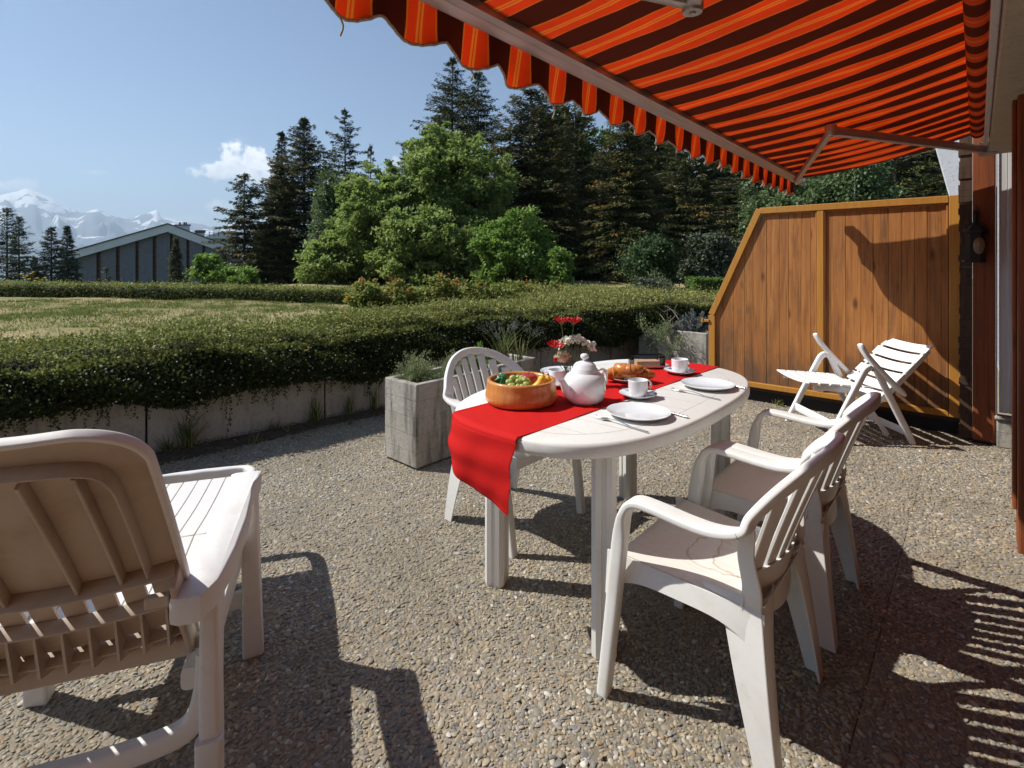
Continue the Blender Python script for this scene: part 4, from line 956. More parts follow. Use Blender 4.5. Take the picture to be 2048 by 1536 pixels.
def rslat(a, b, bowz, nm, e=.225):
    A = np.array(a); B = np.array(b)
    up = np.cross(np.array([B[0]-A[0], 0, B[1]-A[1]]), [0, 1, 0])
    dv = np.array([-(B[1]-A[1]), B[0]-A[0]]); dv = dv/np.linalg.norm(dv)
    if dv[1] < 0: dv = -dv
    mb = MB()
    def fn(u, v):
        nr = (u*2-1)*e; q = A + (B-A)*v - dv*bowz*(1-(u*2-1)**2)
        return Q(q[0], nr, q[1])
    t2 = rf*dv[0]*-.012 + np.array([0, 0, -.012*dv[1]])
    mb.slab(fn, 12, 2, t2); mb.build(nm, BP, rc, smooth=40, bevel=.003)
for k in range(6):
    f0 = .405 - .078*k; z = lambda f_: .352 + .115*(f_ - .0)**1.0*.62 if f_ > 0 else .352 + .16*f_
    rslat((f0, z(f0) + .045), (f0 - .066, z(f0-.066) + .045), .016, 'seat_slat')
for k in range(6):
    t0, t1 = k/6 + .012, (k+1)/6 - .022
    bp = lambda t_: (-.075 - .40*t_, .300 + .375*t_ + .02*t_*t_)
    rslat(bp(t0), bp(t1), .022, 'back_slat')
mb = MB(); mb.sweep([Q(.235, -W2, .12), Q(.235, W2, .12)], rr_section(.06, .016, .006, 2), (0, 0, 1)); mb.build('front_stretcher', BP, rc, smooth=50)
mb = MB(); mb.sweep([Q(-.245, -W2, .09), Q(-.245, W2, .09)], rr_section(.05, .016, .006, 2), (0, 0, 1)); mb.build('rear_stretcher', BP, rc, smooth=50)
mb = MB(); mb.sweep([Q(-.06, -.22, .285), Q(-.06, .22, .285)], circle(.016, 10), (0, 0, 1)); mb.build('hinge_tube', BP, rc)

# ------------------------------------------------------------------ breakfast things
ZT = .7228      # on the runner
ZP = .7204      # on the bare table
CE = M['ceramic']
bowl = thing('salad_bowl', 'broad orange wooden bowl of fruit on the red runner', 'bowl', (-1.338, 1.552, ZT))
mb = MB(); mb.lathe([(a_*.935, b_*.66) for a_, b_ in [(.001, .0), (.125, .0), (.142, .006), (.150, .022), (.152, .045), (.1475, .080), (.1435, .110), (.1445, .126), (.1425, .137), (.136, .141), (.128, .138), (.124, .126), (.124, .06), (.115, .028), (.08, .020), (.001, .020)]], 64); mb.build('bowl_body', M['salad_wood'], bowl, smooth=60)
x = NT('grape_skin'); x.set((.52, .60, .22), .18, spec=.6, trans=.0).translucent((.66, .74, .25), .4); M['grape_skin'] = x.m
x = NT('banana_skin'); n = x.noise(x.co(), 30, 3); x.set(x.mix(x.gray(n, .4, .7), (.72, .46, .05), (.60, .34, .05)), .4); M['banana_skin'] = x.m
x = NT('apple_skin'); n = x.noise(x.co(), 12, 3); x.set(x.mix(x.gray(n, .4, .7), (.34, .025, .022), (.40, .07, .04)), .3); M['apple_skin'] = x.m
bc = np.array([-1.338, 1.552])
camdir = np.array([1.362, -1.585]); camdir /= np.linalg.norm(camdir); camr = np.array([R2[0], R2[1]])
def in_bowl(r_, f_, z): q = bc + camr*r_ + camdir*f_; return (q[0], q[1], ZT + z*.66)
gr = thing('grape_bunch', 'bunch of pale green grapes lying in the wooden bowl', 'grapes', in_bowl(-.015, .0, .10))
gb = MB(); gb.lathe([(.0001, -.0125), (.006, -.011), (.0105, -.0065), (.0122, 0), (.0105, .0065), (.006, .011), (.0001, .0125)], 14); gme = gb.mesh('grape', 80)
rr2 = random.Random(4)
for k in range(46):
    a = rr2.uniform(0, 6.28); q = math.sqrt(rr2.random()); px_, fx_ = .062*q*math.cos(a), .040*q*math.sin(a); z_ = .040*(1-q*q) + rr2.uniform(-.012, .006) - .014
    p = camr*px_ + camdir*fx_; s_ = rr2.uniform(.85, 1.12); o = link('grape', gme, M['grape_skin'], gr, (p[0], p[1], z_), (rr2.uniform(0, 3), rr2.uniform(0, 3), 0)); o.scale = (s_, s_, s_*1.08)
mb = MB(); mb.tube(catmull([(0, 0, .0), tuple(np.array([*(camr*-.05), .03])), tuple(np.array([*(camr*-.07), .034]))], 4), .0022, 6); mb.build('stalk', M['green_stem'], gr)
x = NT('leaf_green'); n = x.noise(x.co(), 40, 3); x.set(x.mix(x.gray(n, .3, .7), (.02, .16, .06), (.04, .24, .09)), .35); M['leaf_green'] = x.m
def vine_leaf(u, v):
    a = 2*math.pi*u; r_ = .020*v*(1 + .22*math.cos(5*a)); return (r_*math.cos(a), r_*math.sin(a), .006*math.sin(2.5*a)*v - .012*v*v)
for k, (r_, f_, z_, tilt) in enumerate(((-.078, .01, .126, .5), (-.066, -.018, .132, -.4))):
    mb = MB(); mb.slab(vine_leaf, 40, 5, (0, 0, -.0008)); o = mb.build('grape_leaf', M['leaf_green'], gr, smooth=60); q = camr*(r_+.015) + camdir*f_; o.location = (q[0], q[1], z_*.66 - .058); o.rotation_euler = (.9, tilt, YAW + k)
ap = thing('apple', 'red apple half hidden behind the grapes in the bowl', 'apple', in_bowl(.03, -.055, .052))
mb = MB(); mb.lathe([(.001, .010), (.012, .003), (.025, .004), (.036, .018), (.039, .036), (.035, .054), (.024, .064), (.010, .062), (.001, .056)], 28); mb.build('flesh', M['apple_skin'], ap, smooth=80); mb = MB(); mb.tube([(0, 0, .056), (.003, 0, .074)], .0016, 6); mb.build('stem', M['green_stem'], ap)
for k, (r_, f_, rot_, lab) in enumerate(((.075, .020, .3, 'yellow banana tip standing up beside the grapes'), (.098, .002, .55, 'darker banana leaning against the rim of the wooden bowl'))):
    b_ = thing('banana', lab, 'banana', in_bowl(r_*.95, f_, .018), 0, 'bananas in the wooden bowl')
    path = catmull([(*(camr*-.055 + camdir*.0), .035), (*(camr*-.03), .040), (*(camr*0.0), .062), (*(camr*.012), .088 - .008*k), (*(camr*.013), .103 - .010*k)], 6)
    mb = MB(); n_ = len(path); mb.sweep(path, circle(.0165, 6), (0, 0, 1), [max(.22, math.sin(math.pi*(.08 + .84*i/(n_-1)))**.6*(1 if i < n_-6 else .75 - .07*(i-n_+6))) for i in range(n_)]); mb.build('peel', M['banana_skin'], b_, smooth=70)
    mb = MB(); mb.tube([path[-1], path[-1] + np.array([0, 0, .006])], .004, 6); mb.build('tip', M['bark'], b_)

# teapot: spout towards the picture's left and the camera
tp = thing('teapot', 'round white china teapot standing on the red runner', 'teapot', (-1.148, 1.712, ZT), math.atan2(-.55*R2[1] - .35*F2[1]*1.0, -.55*R2[0] - .35*F2[0]))
kx = 1.13
body = [(a_*kx, b_*.97) for a_, b_ in [(.001, .0), (.042, .0), (.053, .003), (.064, .017), (.0705, .038), (.0735, .062), (.0730, .083), (.0690, .101), (.0610, .114), (.0520, .121), (.0475, .125), (.0480, .131), (.0465, .133), (.041, .130), (.001, .126)]]
mb = MB(); mb.lathe(body, 56); mb.build('pot_body', CE, tp, smooth=70)
mb = MB(); mb.lathe([(a_*1.16, b_*.97 + .004) for a_, b_ in [(.001, .127), (.044, .127), (.0445, .131), (.040, .136), (.036, .148), (.028, .157), (.015, .162), (.006, .163), (.005, .167), (.010, .171), (.0145, .178), (.0135, .187), (.007, .192), (.001, .193)]], 48); mb.build('lid', CE, tp, smooth=60)
sp = catmull([(.062, 0, .036), (.085, 0, .052), (.100, 0, .076), (.112, 0, .098), (.121, 0, .108)], 6)
mb = MB(); n_ = len(sp); mb.sweep(sp, circle(.0135, 18), (0, 1, 0), [(1.75 - 1.0*min(1, i/(n_-1)*1.25), 1.75 - 1.0*min(1, i/(n_-1)*1.25)) for i in range(n_)], caps=False); mb.sweep(sp[::-1], circle(.0108, 18), (0, 1, 0), [.72 + .9*max(0, i/(n_-1)-.2) for i in range(n_)], caps=False); mb.build('spout', CE, tp, smooth=70)
hd = catmull([(-.052, 0, .106), (-.078, 0, .120), (-.104, 0, .114), (-.113, 0, .088), (-.106, 0, .060), (-.078, 0, .040)], 6)
mb = MB(); mb.sweep(hd, rr_section(.016, .010, .0045, 4), (0, 1, 0)); mb.build('handle', CE, tp, smooth=60)

def cup(loc, rz_, label, spoon=True):
    s_ = thing('saucer', label.replace('cup', 'saucer under the cup', 1) if False else 'white saucer ' + label[1], 'saucer', loc, rz_, 'white saucers on the table')
    mb = MB(); mb.lathe([(.001, .0), (.036, .0), (.040, .003), (.060, .010), (.074, .0175), (.0755, .0195), (.073, .0195), (.058, .0125), (.042, .0065), (.001, .005)], 48); mb.build('dish', CE, s_, smooth=60)
    c_ = thing('cup', 'white cup ' + label[0], 'cup', (loc[0], loc[1], loc[2] + .006), rz_, 'white cups on the table')
    mb = MB(); mb.lathe([(.001, .0), (.026, .0), (.0295, .003), (.0365, .014), (.0385, .026), (.0395, .062), (.0403, .0655), (.0393, .0665), (.0375, .062), (.0365, .028), (.033, .013), (.001, .008)], 48); mb.build('cup_body', CE, c_, smooth=60)
    hp = catmull([(.038, 0, .056), (.052, 0, .058), (.062, 0, .046), (.058, 0, .030), (.037, 0, .020)], 6)
    mb = MB(); mb.sweep(hp, rr_section(.0095, .0065, .003, 3), (0, 1, 0)); mb.build('handle', CE, c_, smooth=60)
    mb = MB(); mb.lathe([(.001, .050), (.0370, .050)], 32); mb.build('coffee', M['dark_gasket'], c_) if False else None
    if spoon:
        sa = rz_ - .75; sx, sy = math.cos(sa), math.sin(sa)
        t = thing('teaspoon', 'small steel teaspoon ' + label[1], 'teaspoon', (loc[0] + sx*.004 - sy*.048, loc[1] + sy*.004 + sx*.048, loc[2] + .0185), sa, 'teaspoons on the saucers')
        mb = MB(); mb.slab(lambda u, v: (-.045 + .105*v, (u-.5)*(.004 + .004*v), .002 + .004*v), 2, 10, (0, 0, -.0014)); mb.build('spoon_handle', M['steel'], t, smooth=60)
        mb = MB(); mb.slab(lambda u, v: (-.062 + .019*math.cos(2*math.pi*u)*v, .0125*math.sin(2*math.pi*u)*v, .001 - .0045*(1-v*v)), 20, 4, (0, 0, -.001)); mb.build('spoon_bowl', M['steel'], t, smooth=60)
cup((-1.030, 1.922, ZP + .001), YAW + .35, ('with handle to the right between teapot and plates, nearest the table edge', 'holding the middle cup behind the near plate'))
cup((-1.093, 2.462, ZT + .0005), YAW + .5, ('at the far end of the red runner', 'holding the far cup at the end of the runner'))
cup((-1.392, 1.862, ZP + .001), YAW + 2.9, ('half hidden behind the teapot spout', 'half hidden behind the teapot spout'), False)
def plate(loc, label, r_=.113):
    p_ = thing('plate', label, 'plate', loc, 0, 'white plates on the table'); k = r_/.113
    mb = MB(); mb.lathe([(.001, .0), (.066*k, .0), (.070*k, .002), (.090*k, .0075), (.110*k, .0165), (.113*k, .0188), (.1125*k, .0198), (.108*k, .0188), (.088*k, .0105), (.072*k, .0062), (.001, .0055)], 64); mb.build('plate_body', CE, p_, smooth=60); return p_
plate((-.906, 1.694, ZP), 'empty white plate nearest the camera between fork and knife')
plate((-.886, 2.283, ZP), 'empty white plate towards the far right end of the table')
plate((-1.517, 2.075, ZP), 'white plate on the garden side, behind the flowers')
def fork(a, b, label):
    a = np.array(a); b = np.array(b); an = math.atan2(*(b-a)[::-1]); L = np.linalg.norm(b-a)
    t = thing('fork', label, 'fork', (a[0], a[1], ZP), an, 'steel forks')
    for k in range(4):
        y = (k-1.5)*.0062; mb = MB(); mb.sweep(catmull([(.0, y*.95, .008), (.02, y, .0035), (.042, y, .0045)], 4), rr_section(.0030, .0016, .0006, 1), (0, 1, 0)); mb.build('tine', M['steel'], t, smooth=60)
    mb = MB(); mb.slab(lambda u, v: (.040 + (L-.040)*v, (u-.5)*(.024 if v < .06 else max(.0055, .024 - .20*(v-.06)) if v < .16 else .0052 + .0050*max(0, v-.35)), .0055 + .007*math.sin(math.pi*min(1, v*1.6)) - .001*v), 2, 30, (0, 0, -.0022)); mb.build('fork_handle', M['steel'], t, smooth=60)
fork((-1.018, 1.577), (-.790, 1.542), 'steel fork left of the nearest plate'); fork((-.988, 2.138), (-.765, 2.101), 'steel fork left of the far plate')
def knife(a, b, label):
    a = np.array(a); b = np.array(b); an = math.atan2(*(b-a)[::-1]); L = np.linalg.norm(b-a)
    t = thing('table_knife', label, 'knife', (a[0], a[1], ZP), an, 'steel knives')
    mb = MB(); mb.slab(lambda u, v: (L*.48*v, (u-.5)*.017*min(1, .25 + v*2.2) , .0030), 2, 14, (0, 0, -.0014)); mb.build('blade', M['steel'], t, smooth=40)
    mb = MB(); mb.sweep([(L*.48, 0, .0045), (L*.55, 0, .005), (L, 0, .0055)], rr_section(.0105, .006, .0025, 3), (0, 1, 0), [.6, .8, 1.05]); mb.build('knife_handle', M['steel'], t, smooth=50)
knife((-.985, 1.822), (-.762, 1.782), 'steel knife tucked under the right rim of the nearest plate'); knife((-.975, 2.395), (-.750, 2.356), 'steel knife tucked under the right rim of the far plate')

# croissants
x = NT('croissant_crust'); c = x.co(); n = x.noise(c, 18, 4, .6); n2 = x.noise(x.co(scale=(1, 1, 1)), 70, 3)
x.set(x.mix(x.gray(n, .35, .68), (.56, .21, .035), (.30, .085, .015)), .26, spec=.5, coat=.3); x.bump(n2, .3, .003); M['croissant_crust'] = x.m
cp_ = plate((-1.205, 2.150, ZT), 'small white plate under the croissants on the red runner', .083)
def croissant(loc, rz_, tilt, label):
    t = thing('croissant', label, 'croissant', loc, rz_, 'croissants on the small plate')
    arc = [(.062*math.sin(a), .030 - .05*math.cos(a)*1.0 + .012, .0) for a in np.linspace(-1.35, 1.35, 7)]
    path = catmull(arc, 12); n_ = len(path); sc = []
    for i in range(n_):
        q = i/(n_-1); env = math.sin(math.pi*(.06 + .88*q))**.8; st = 1 + .14*((abs(q-.5)*9.0) % 1.0)
        sc.append(env*st)
    mb = MB(); mb.sweep(path, circle(.030, 18), (0, 0, 1), [(s_, s_*1.05) for s_ in sc]); o = mb.build('crust', M['croissant_crust'], t, smooth=35); t.rotation_euler = (tilt, 0, rz_); return t
croissant((-1.245, 2.120, ZT + .036), YAW + .6, 0, 'glossy croissant at the left of the small plate')
croissant((-1.190, 2.125, ZT + .058), YAW - .5, .45, 'plump croissant lying on top of the other two')
croissant((-1.165, 2.190, ZT + .036), YAW - .9, 0, 'croissant at the back right of the small plate')

# butter dish
bd = thing('butter_dish', 'white butter dish under a smoky transparent lid', 'butter dish', (-1.292, 2.502, ZT), YAW + .12)
mb = MB(); mb.slab(lambda u, v: tuple(np.array([*(lambda a, r_: (math.copysign(abs(math.cos(a))**.5, math.cos(a))*.112*r_, math.copysign(abs(math.sin(a))**.5, math.sin(a))*.060*r_))(2*math.pi*u, v), .006 + .009*max(0, v-.75)/.25])), 48, 8, (0, 0, -.005)); mb.build('dish', CE, bd, smooth=60)
def thin_clear(name, tint, gl):
    x = NT(name); tr = x.n('ShaderNodeBsdfTransparent'); tr.inputs[0].default_value = (*tint, 1); g = x.n('ShaderNodeBsdfGlossy'); g.inputs['Roughness'].default_value = .05; g.inputs['Color'].default_value = (.9, .9, .9, 1)
    lw = x.n('ShaderNodeLayerWeight'); lw.inputs['Blend'].default_value = gl; mx = x.n('ShaderNodeMixShader'); x.l(lw.outputs['Fresnel'], mx.inputs[0]); x.l(tr.outputs[0], mx.inputs[1]); x.l(g.outputs[0], mx.inputs[2]); x.l(mx.outputs[0], x.out.inputs['Surface']); M[name] = x.m
thin_clear('smoky_plastic', (.90, .86, .85), .22)
mb = MB()
def lidf(u, v):
    a = math.pi*v; w_ = .045; hgt = .058
    y = -w_*math.copysign(abs(math.cos(a))**.42, math.cos(a)); z = hgt*abs(math.sin(a))**.42; return ((u*2-1)*.084, y, .008 + z)
mb.slab(lidf, 8, 28, (0, 0, -.0016))
for s in (-1, 1): mb.slab(lambda u, v: (s*.084, lidf(0, u)[1]*v, .008 + (lidf(0, u)[2]-.008)*v), 28, 3, (-s*.0016, 0, 0))
mb.build('lid', M['smoky_plastic'], bd, smooth=50)
x = NT('butter'); x.set((.74, .58, .36), .45); M['butter'] = x.m
MB().box(-.062, .062, -.030, .030, .0065, .036).build('butter', M['butter'], bd, smooth=0, bevel=.003)

# vase and flowers
VX = np.array([-1.352, 1.905])
thin_clear('clear_glass', (.93, .95, .94), .22); thin_clear('water', (.86, .89, .84), .12)
va = thing('glass_vase', 'small clear glass of water holding cut flowers behind the teapot', 'vase', (VX[0], VX[1], ZP))
mb = MB(); mb.lathe([(.001, .0), (.024, .0), (.026, .003), (.0285, .088), (.0272, .088), (.0245, .006), (.001, .005)], 32); mb.build('glass', M['clear_glass'], va, smooth=60)
mb = MB(); mb.lathe([(.001, .0055), (.0243, .0065), (.0260, .052), (.001, .052)], 32); mb.build('water', M['water'], va, smooth=60)
zb_ = ZP + .008
def stem_to(t, head, sway=.01, r_=.0016, base=None):
    b_ = np.array([VX[0] + random.uniform(-.008, .008), VX[1] + random.uniform(-.008, .008), zb_]) if base is None else np.array(base); h_ = np.array(head)
    p = catmull([b_, b_ + (h_-b_)*.45 + np.array([random.uniform(-sway, sway), random.uniform(-sway, sway), .012]), h_], 8)
    mb = MB(); mb.tube(p, r_, 6); return mb.build('stem', M['green_stem'], t)
def VP(px, py, near=0.0): 
    d_ = VX @ F2 - near; return D(px, py, d_)
def poppy(head, r_, label, nod=0.0, az=0.0):
    t = thing('red_poppy', label, 'flower', (0, 0, 0), 0, 'red poppies in the vase'); stem_to(t, head)
    for k in range(7):
        a0 = 2*math.pi*k/7 + az; inner = k % 2
        def petal(u, v):
            w_ = (u-.5)*2; ang = a0 + w_*.55*min(1, .25 + v); rr_ = r_*v*(1 - .10*w_*w_ - .05*math.sin(8*w_))*(.9 if inner else 1); z = r_*(.10 + .62*v**1.5 + .10*math.sin(7*w_ + k)*v*v) + inner*.004
            return (rr_*math.cos(ang), rr_*math.sin(ang), z*(1-nod*.4))
        mb = MB(); mb.slab(petal, 10, 8, (0, 0, -.0007)); o = mb.build('petal', M['red_petal'], t, smooth=60, loc=tuple(head)); o.rotation_euler = (nod*.5, nod*.5, 0)
    mb = MB(); mb.lathe([(.001, -.004), (.007, .0), (.010, .006), (.004, .007)], 12); mb.build('calyx', M['green_stem'], t, loc=tuple(head))
    for k in range(5):
        a = 1.257*k + az; mb = MB(); mb.slab(lambda u, v: (v*.016*math.cos(a) - (u-.5)*.006*(1-v)*math.sin(a), v*.016*math.sin(a) + (u-.5)*.006*(1-v)*math.cos(a), .004 - .006*v*v), 2, 4, (0, 0, -.0006)); mb.build('sepal', M['green_stem'], t, loc=tuple(head))
poppy(VP(1123, 648), .034, 'left of the two red poppies standing highest in the vase'); poppy(VP(1147, 649), .036, 'right of the two red poppies standing highest in the vase', 0, .5); poppy(VP(1111, 697, .03), .038, 'broad red poppy leaning low to the left of the white blossoms', .35, .2)
ro = thing('cream_rose', 'cream rose low in the vase beside the teapot lid', 'flower'); hr = VP(1126, 718, .01); stem_to(ro, hr)
for k in range(18):
    a0 = 2.4*k; rr_ = .010 + .032*(k/17)**.8
    def petal(u, v):
        w_ = (u-.5)*2; ang = a0 + w_*.75; r2 = rr_*(.35 + .65*math.sin(v*1.9)) ; return (r2*math.cos(ang), r2*math.sin(ang), -.014 + .052*v*(1-.22*k/17) - .010*w_*w_*v - (.012*v**4 if k > 9 else 0))
    mb = MB(); mb.slab(petal, 6, 6, (0, 0, -.0006)); mb.build('petal', M['cream_petal'], ro, smooth=60, loc=tuple(hr))
for k, (px, py) in enumerate(((1122, 741), (1131, 737))):
    pass
ca = thing('red_carnation', 'small dark red carnation head at the lower left of the bouquet', 'flower'); hc = VP(1111, 721, .03); stem_to(ca, hc, .006, .0012)
for k in range(26):
    a0 = random.uniform(0, 6.28); el = random.uniform(-.5, 1.4); d_ = np.array([math.cos(a0)*math.cos(el), math.sin(a0)*math.cos(el), math.sin(el)])*.011; s_ = np.cross(d_, [0, 0, 1]); s_ = s_/(np.linalg.norm(s_)+1e-6)*.005
    MBp = MB(); MBp.add([(0, 0, 0), tuple(d_*.8 - s_), tuple(d_*1.15), tuple(d_*.8 + s_)], [(0, 1, 2, 3)]); MBp.build('petal', M['red_petal'], ca, smooth=0, loc=tuple(hc))
ws = thing('white_blossom_spray', 'spray of small white blossoms with thin green stalks in the vase', 'flower')
fl = MB(); cen = MB()
for k in range(5):
    a = 2*math.pi*k/5; fl.slab(lambda u, v: (.0062*v*math.cos(a + (u-.5)*1.1), .0062*v*math.sin(a + (u-.5)*1.1), .0016*v), 4, 3, (0, 0, -.0006))
fl.lathe([(.0001, .0018), (.0016, .0012), (.0018, .0004)], 8); fme = fl.mesh('blossom', 50)
rr3 = random.Random(9)
for k in range(95):
    u = rr3.random(); px = 1118 + 72*u; py = 690 - 13*math.sin(math.pi*min(1, u*1.15)) + rr3.uniform(-7, 9) + (10*max(0, u-.7)); h_ = VP(px, py, rr3.uniform(-.03, .03))
    o = link('blossom', fme, M['white_petal'], ws, tuple(h_), (rr3.uniform(-.9, .9), rr3.uniform(-.9, .9), rr3.uniform(0, 6))); o.scale = (rr3.uniform(1.1, 1.8),)*3
    if k % 5 == 0: stem_to(ws, h_, .012, .0010)
lf = MB()
for k in range(26):
    a = rr3.uniform(0, 6.28); z = rr3.uniform(.05, .15); q = np.array([VX[0] + .016*math.cos(a), VX[1] + .016*math.sin(a), ZP + z]); d_ = np.array([math.cos(a), math.sin(a), .8])*rr3.uniform(.012, .022); s_ = np.array([-math.sin(a), math.cos(a), 0])*.004
    lf.add([tuple(q), tuple(q + d_*.5 - s_), tuple(q + d_), tuple(q + d_*.5 + s_)], [(0, 1, 2, 3)])
lf.build('leaf', M['green_stem'], ws, smooth=0)

# ------------------------------------------------------------------ planters
def planter(x0, x1, y0, y1, z1, label):
    t = thing('concrete_planter', label, 'planter', ((x0+x1)/2, (y0+y1)/2, 0), 0, 'board marked concrete planters')
    cx_, cy_ = (x0+x1)/2, (y0+y1)/2; a, b, c_, d_ = x0-cx_, x1-cx_, y0-cy_, y1-cy_; w_ = .042
    mb = MB(); V = []
    for (xa, xb, ya, yb_, z) in ((a, b, c_, d_, 0.012), (a, b, c_, d_, z1), (a+w_, b-w_, c_+w_, d_-w_, z1), (a+w_, b-w_, c_+w_, d_-w_, z1-.07)):
        V += [(xa, ya, z), (xb, ya, z), (xb, yb_, z), (xa, yb_, z)]
    F = [(3, 2, 1, 0)] + [(i*4+k, i*4+(k+1) % 4, (i+1)*4+(k+1) % 4, (i+1)*4+k) for i in range(3) for k in range(4)]
    mb.add(V, F); mb.build('trough', M['board_concrete'], t, smooth=0, bevel=.007)
    mb = MB(); mb.grid(lambda u, v: (a+w_+.001 + (b-a-2*w_-.002)*u, c_+w_+.001 + (d_-c_-2*w_-.002)*v, z1 - .045 + .022*math.sin(u*3.1)*math.sin(v*3.1) + .004*math.sin(u*37+v*21)), 10, 16); mb.build('potting_soil', M['soil'], t, smooth=60)
    return t
planter(-2.875, -2.545, 1.975, 2.72, .525, 'weathered concrete planter with pale herbs, nearest the camera')
planter(-2.985, -2.66, 2.80, 3.28, .50, 'concrete planter with tall seeding grass behind the white chair')
planter(-3.22, -2.35, 6.02, 6.5, .445, 'concrete planter with a gnarled juniper beside the wooden screen')
# ------------------------------------------------------------------ vegetation builders
def rv(n, r): return nrm(r.normal(0, 1, (n, 3)))
def plant_obj(name, parent, V, tint, mat, k=4):
    V = np.asarray(V).reshape(-1, 3); n = len(V)//k
    return link(name, quads_mesh(name, V, n, k, tint, mat), None, parent)
def trunk_mesh(path, r0, r1, n=8):
    mb = MB(); m = len(path); mb.sweep(path, circle(1.0, n), (1, 0, 0), [r0 + (r1-r0)*i/(m-1) for i in range(m)]); return mb
TREES = 'trees beyond the hedges'
def conifer(base, h, rad, seed, label, flat_=.34, mat='spruce_needles', name='spruce_tree', whorls=38, per=7, droop=.28, ragged=.2, bare=.05, spray=.34, dens=1.0, taper=.85, narrow=1.0, group=TREES, lean=0.0, cat='tree'):
    r = np.random.default_rng(seed); base = np.array(base, float)
    t = thing(name, label, cat, tuple(base), 0, group)
    P, Dd, Nn, Ls, Ws, Ti = [], [], [], [], [], []
    br = MB()
    for w_ in range(whorls):
        q = bare + (1-bare)*(w_/(whorls-1))**.80
        if q > .995: q = .995
        z = h*q
        for b in range(per if q < .9 else max(3, per-3)):
            az = r.uniform(0, 6.283); ln = (rad*(1-q)**taper*narrow + .12)*(1 + r.uniform(-ragged*1.6, ragged)); ln = max(.05 + .10*(1-q), ln - .08*q)
            zz = z + r.uniform(-.35, .35)*h/whorls
            out = np.array([math.cos(az), math.sin(az), 0]); lat = np.array([-out[1], out[0], 0])
            slope = -.28 + .72*q + r.uniform(-.12, .12)
            m = max(6, int(ln/.095*dens)); s = r.uniform(.03, 1.0, m)**.8
            pos = out*(s*ln)[:, None]; pos[:, 2] = zz + slope*s*ln - droop*(s**1.6)*ln*(1-q*.6) + .22*droop*ln*s**4
            if ln > .5 and b % 2 == 0:
                ss = np.linspace(0, 1, 5); pp = [(out[0]*s_*ln, out[1]*s_*ln, zz + slope*s_*ln - droop*s_**1.6*ln*(1-q*.6) + .22*droop*ln*s_**4) for s_ in ss]
                br.sweep(pp, circle(1, 3), (0, 0, 1), [.012 + .022*(1-s_)*min(1, ln/2) for s_ in ss], caps=False)
            kk = 7
            pos = np.repeat(pos, kk, 0); s2 = np.repeat(s, kk); nq = len(pos)
            side = r.choice([-1, 1], nq)*r.uniform(.15, 1.25, nq)
            dr = out*(r.uniform(.35, 1.0, nq))[:, None] + lat*side[:, None]*.8; dr[:, 2] += r.uniform(-.60, .12, nq) - .2*(1-q)
            pos = pos + lat*(np.sign(side)*r.uniform(0, 1, nq)*(.05 + flat_*ln*(1-s2)))[:, None] + r.normal(0, .03, (nq, 3))
            P.append(pos); Dd.append(dr); n_ = r.normal(0, .5, (nq, 3)); n_[:, 2] += 1.0; Nn.append(n_)
            L_ = spray*.66*r.uniform(.6, 1.25, nq)*(.6 + .4*(1-q)); Ls.append(L_); Ws.append(L_*r.uniform(.20, .34, nq))
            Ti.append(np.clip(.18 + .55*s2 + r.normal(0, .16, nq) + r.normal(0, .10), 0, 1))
    m = 46; zz_ = r.uniform(.94, 1.0, m)*h; P.append(np.column_stack([r.normal(0, .012, m), r.normal(0, .012, m), zz_])); d0 = rv(m, r)*.6; d0[:, 2] = .75; Dd.append(d0); Nn.append(rv(m, r)); Ls.append(np.full(m, .022*h)*r.uniform(.5, 1, m)); Ws.append(np.full(m, .05)); Ti.append(np.full(m, .4))
    P = np.concatenate(P); V = leaf_array(P, np.concatenate(Dd), np.concatenate(Nn), np.concatenate(Ls), np.concatenate(Ws))
    V[:, :, 0] += lean*V[:, :, 2]
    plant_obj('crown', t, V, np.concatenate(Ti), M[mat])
    tr = trunk_mesh([(lean*h*.5*k/6*0 + r.normal(0, .01)*h*.2*(k > 0), 0, -1.0 + (h+.8)*k/6) for k in range(7)], .010*h + .04, .015); tr.add(br.v, br.f)
    tr.build('trunk', M['bark'], t, smooth=60); return t

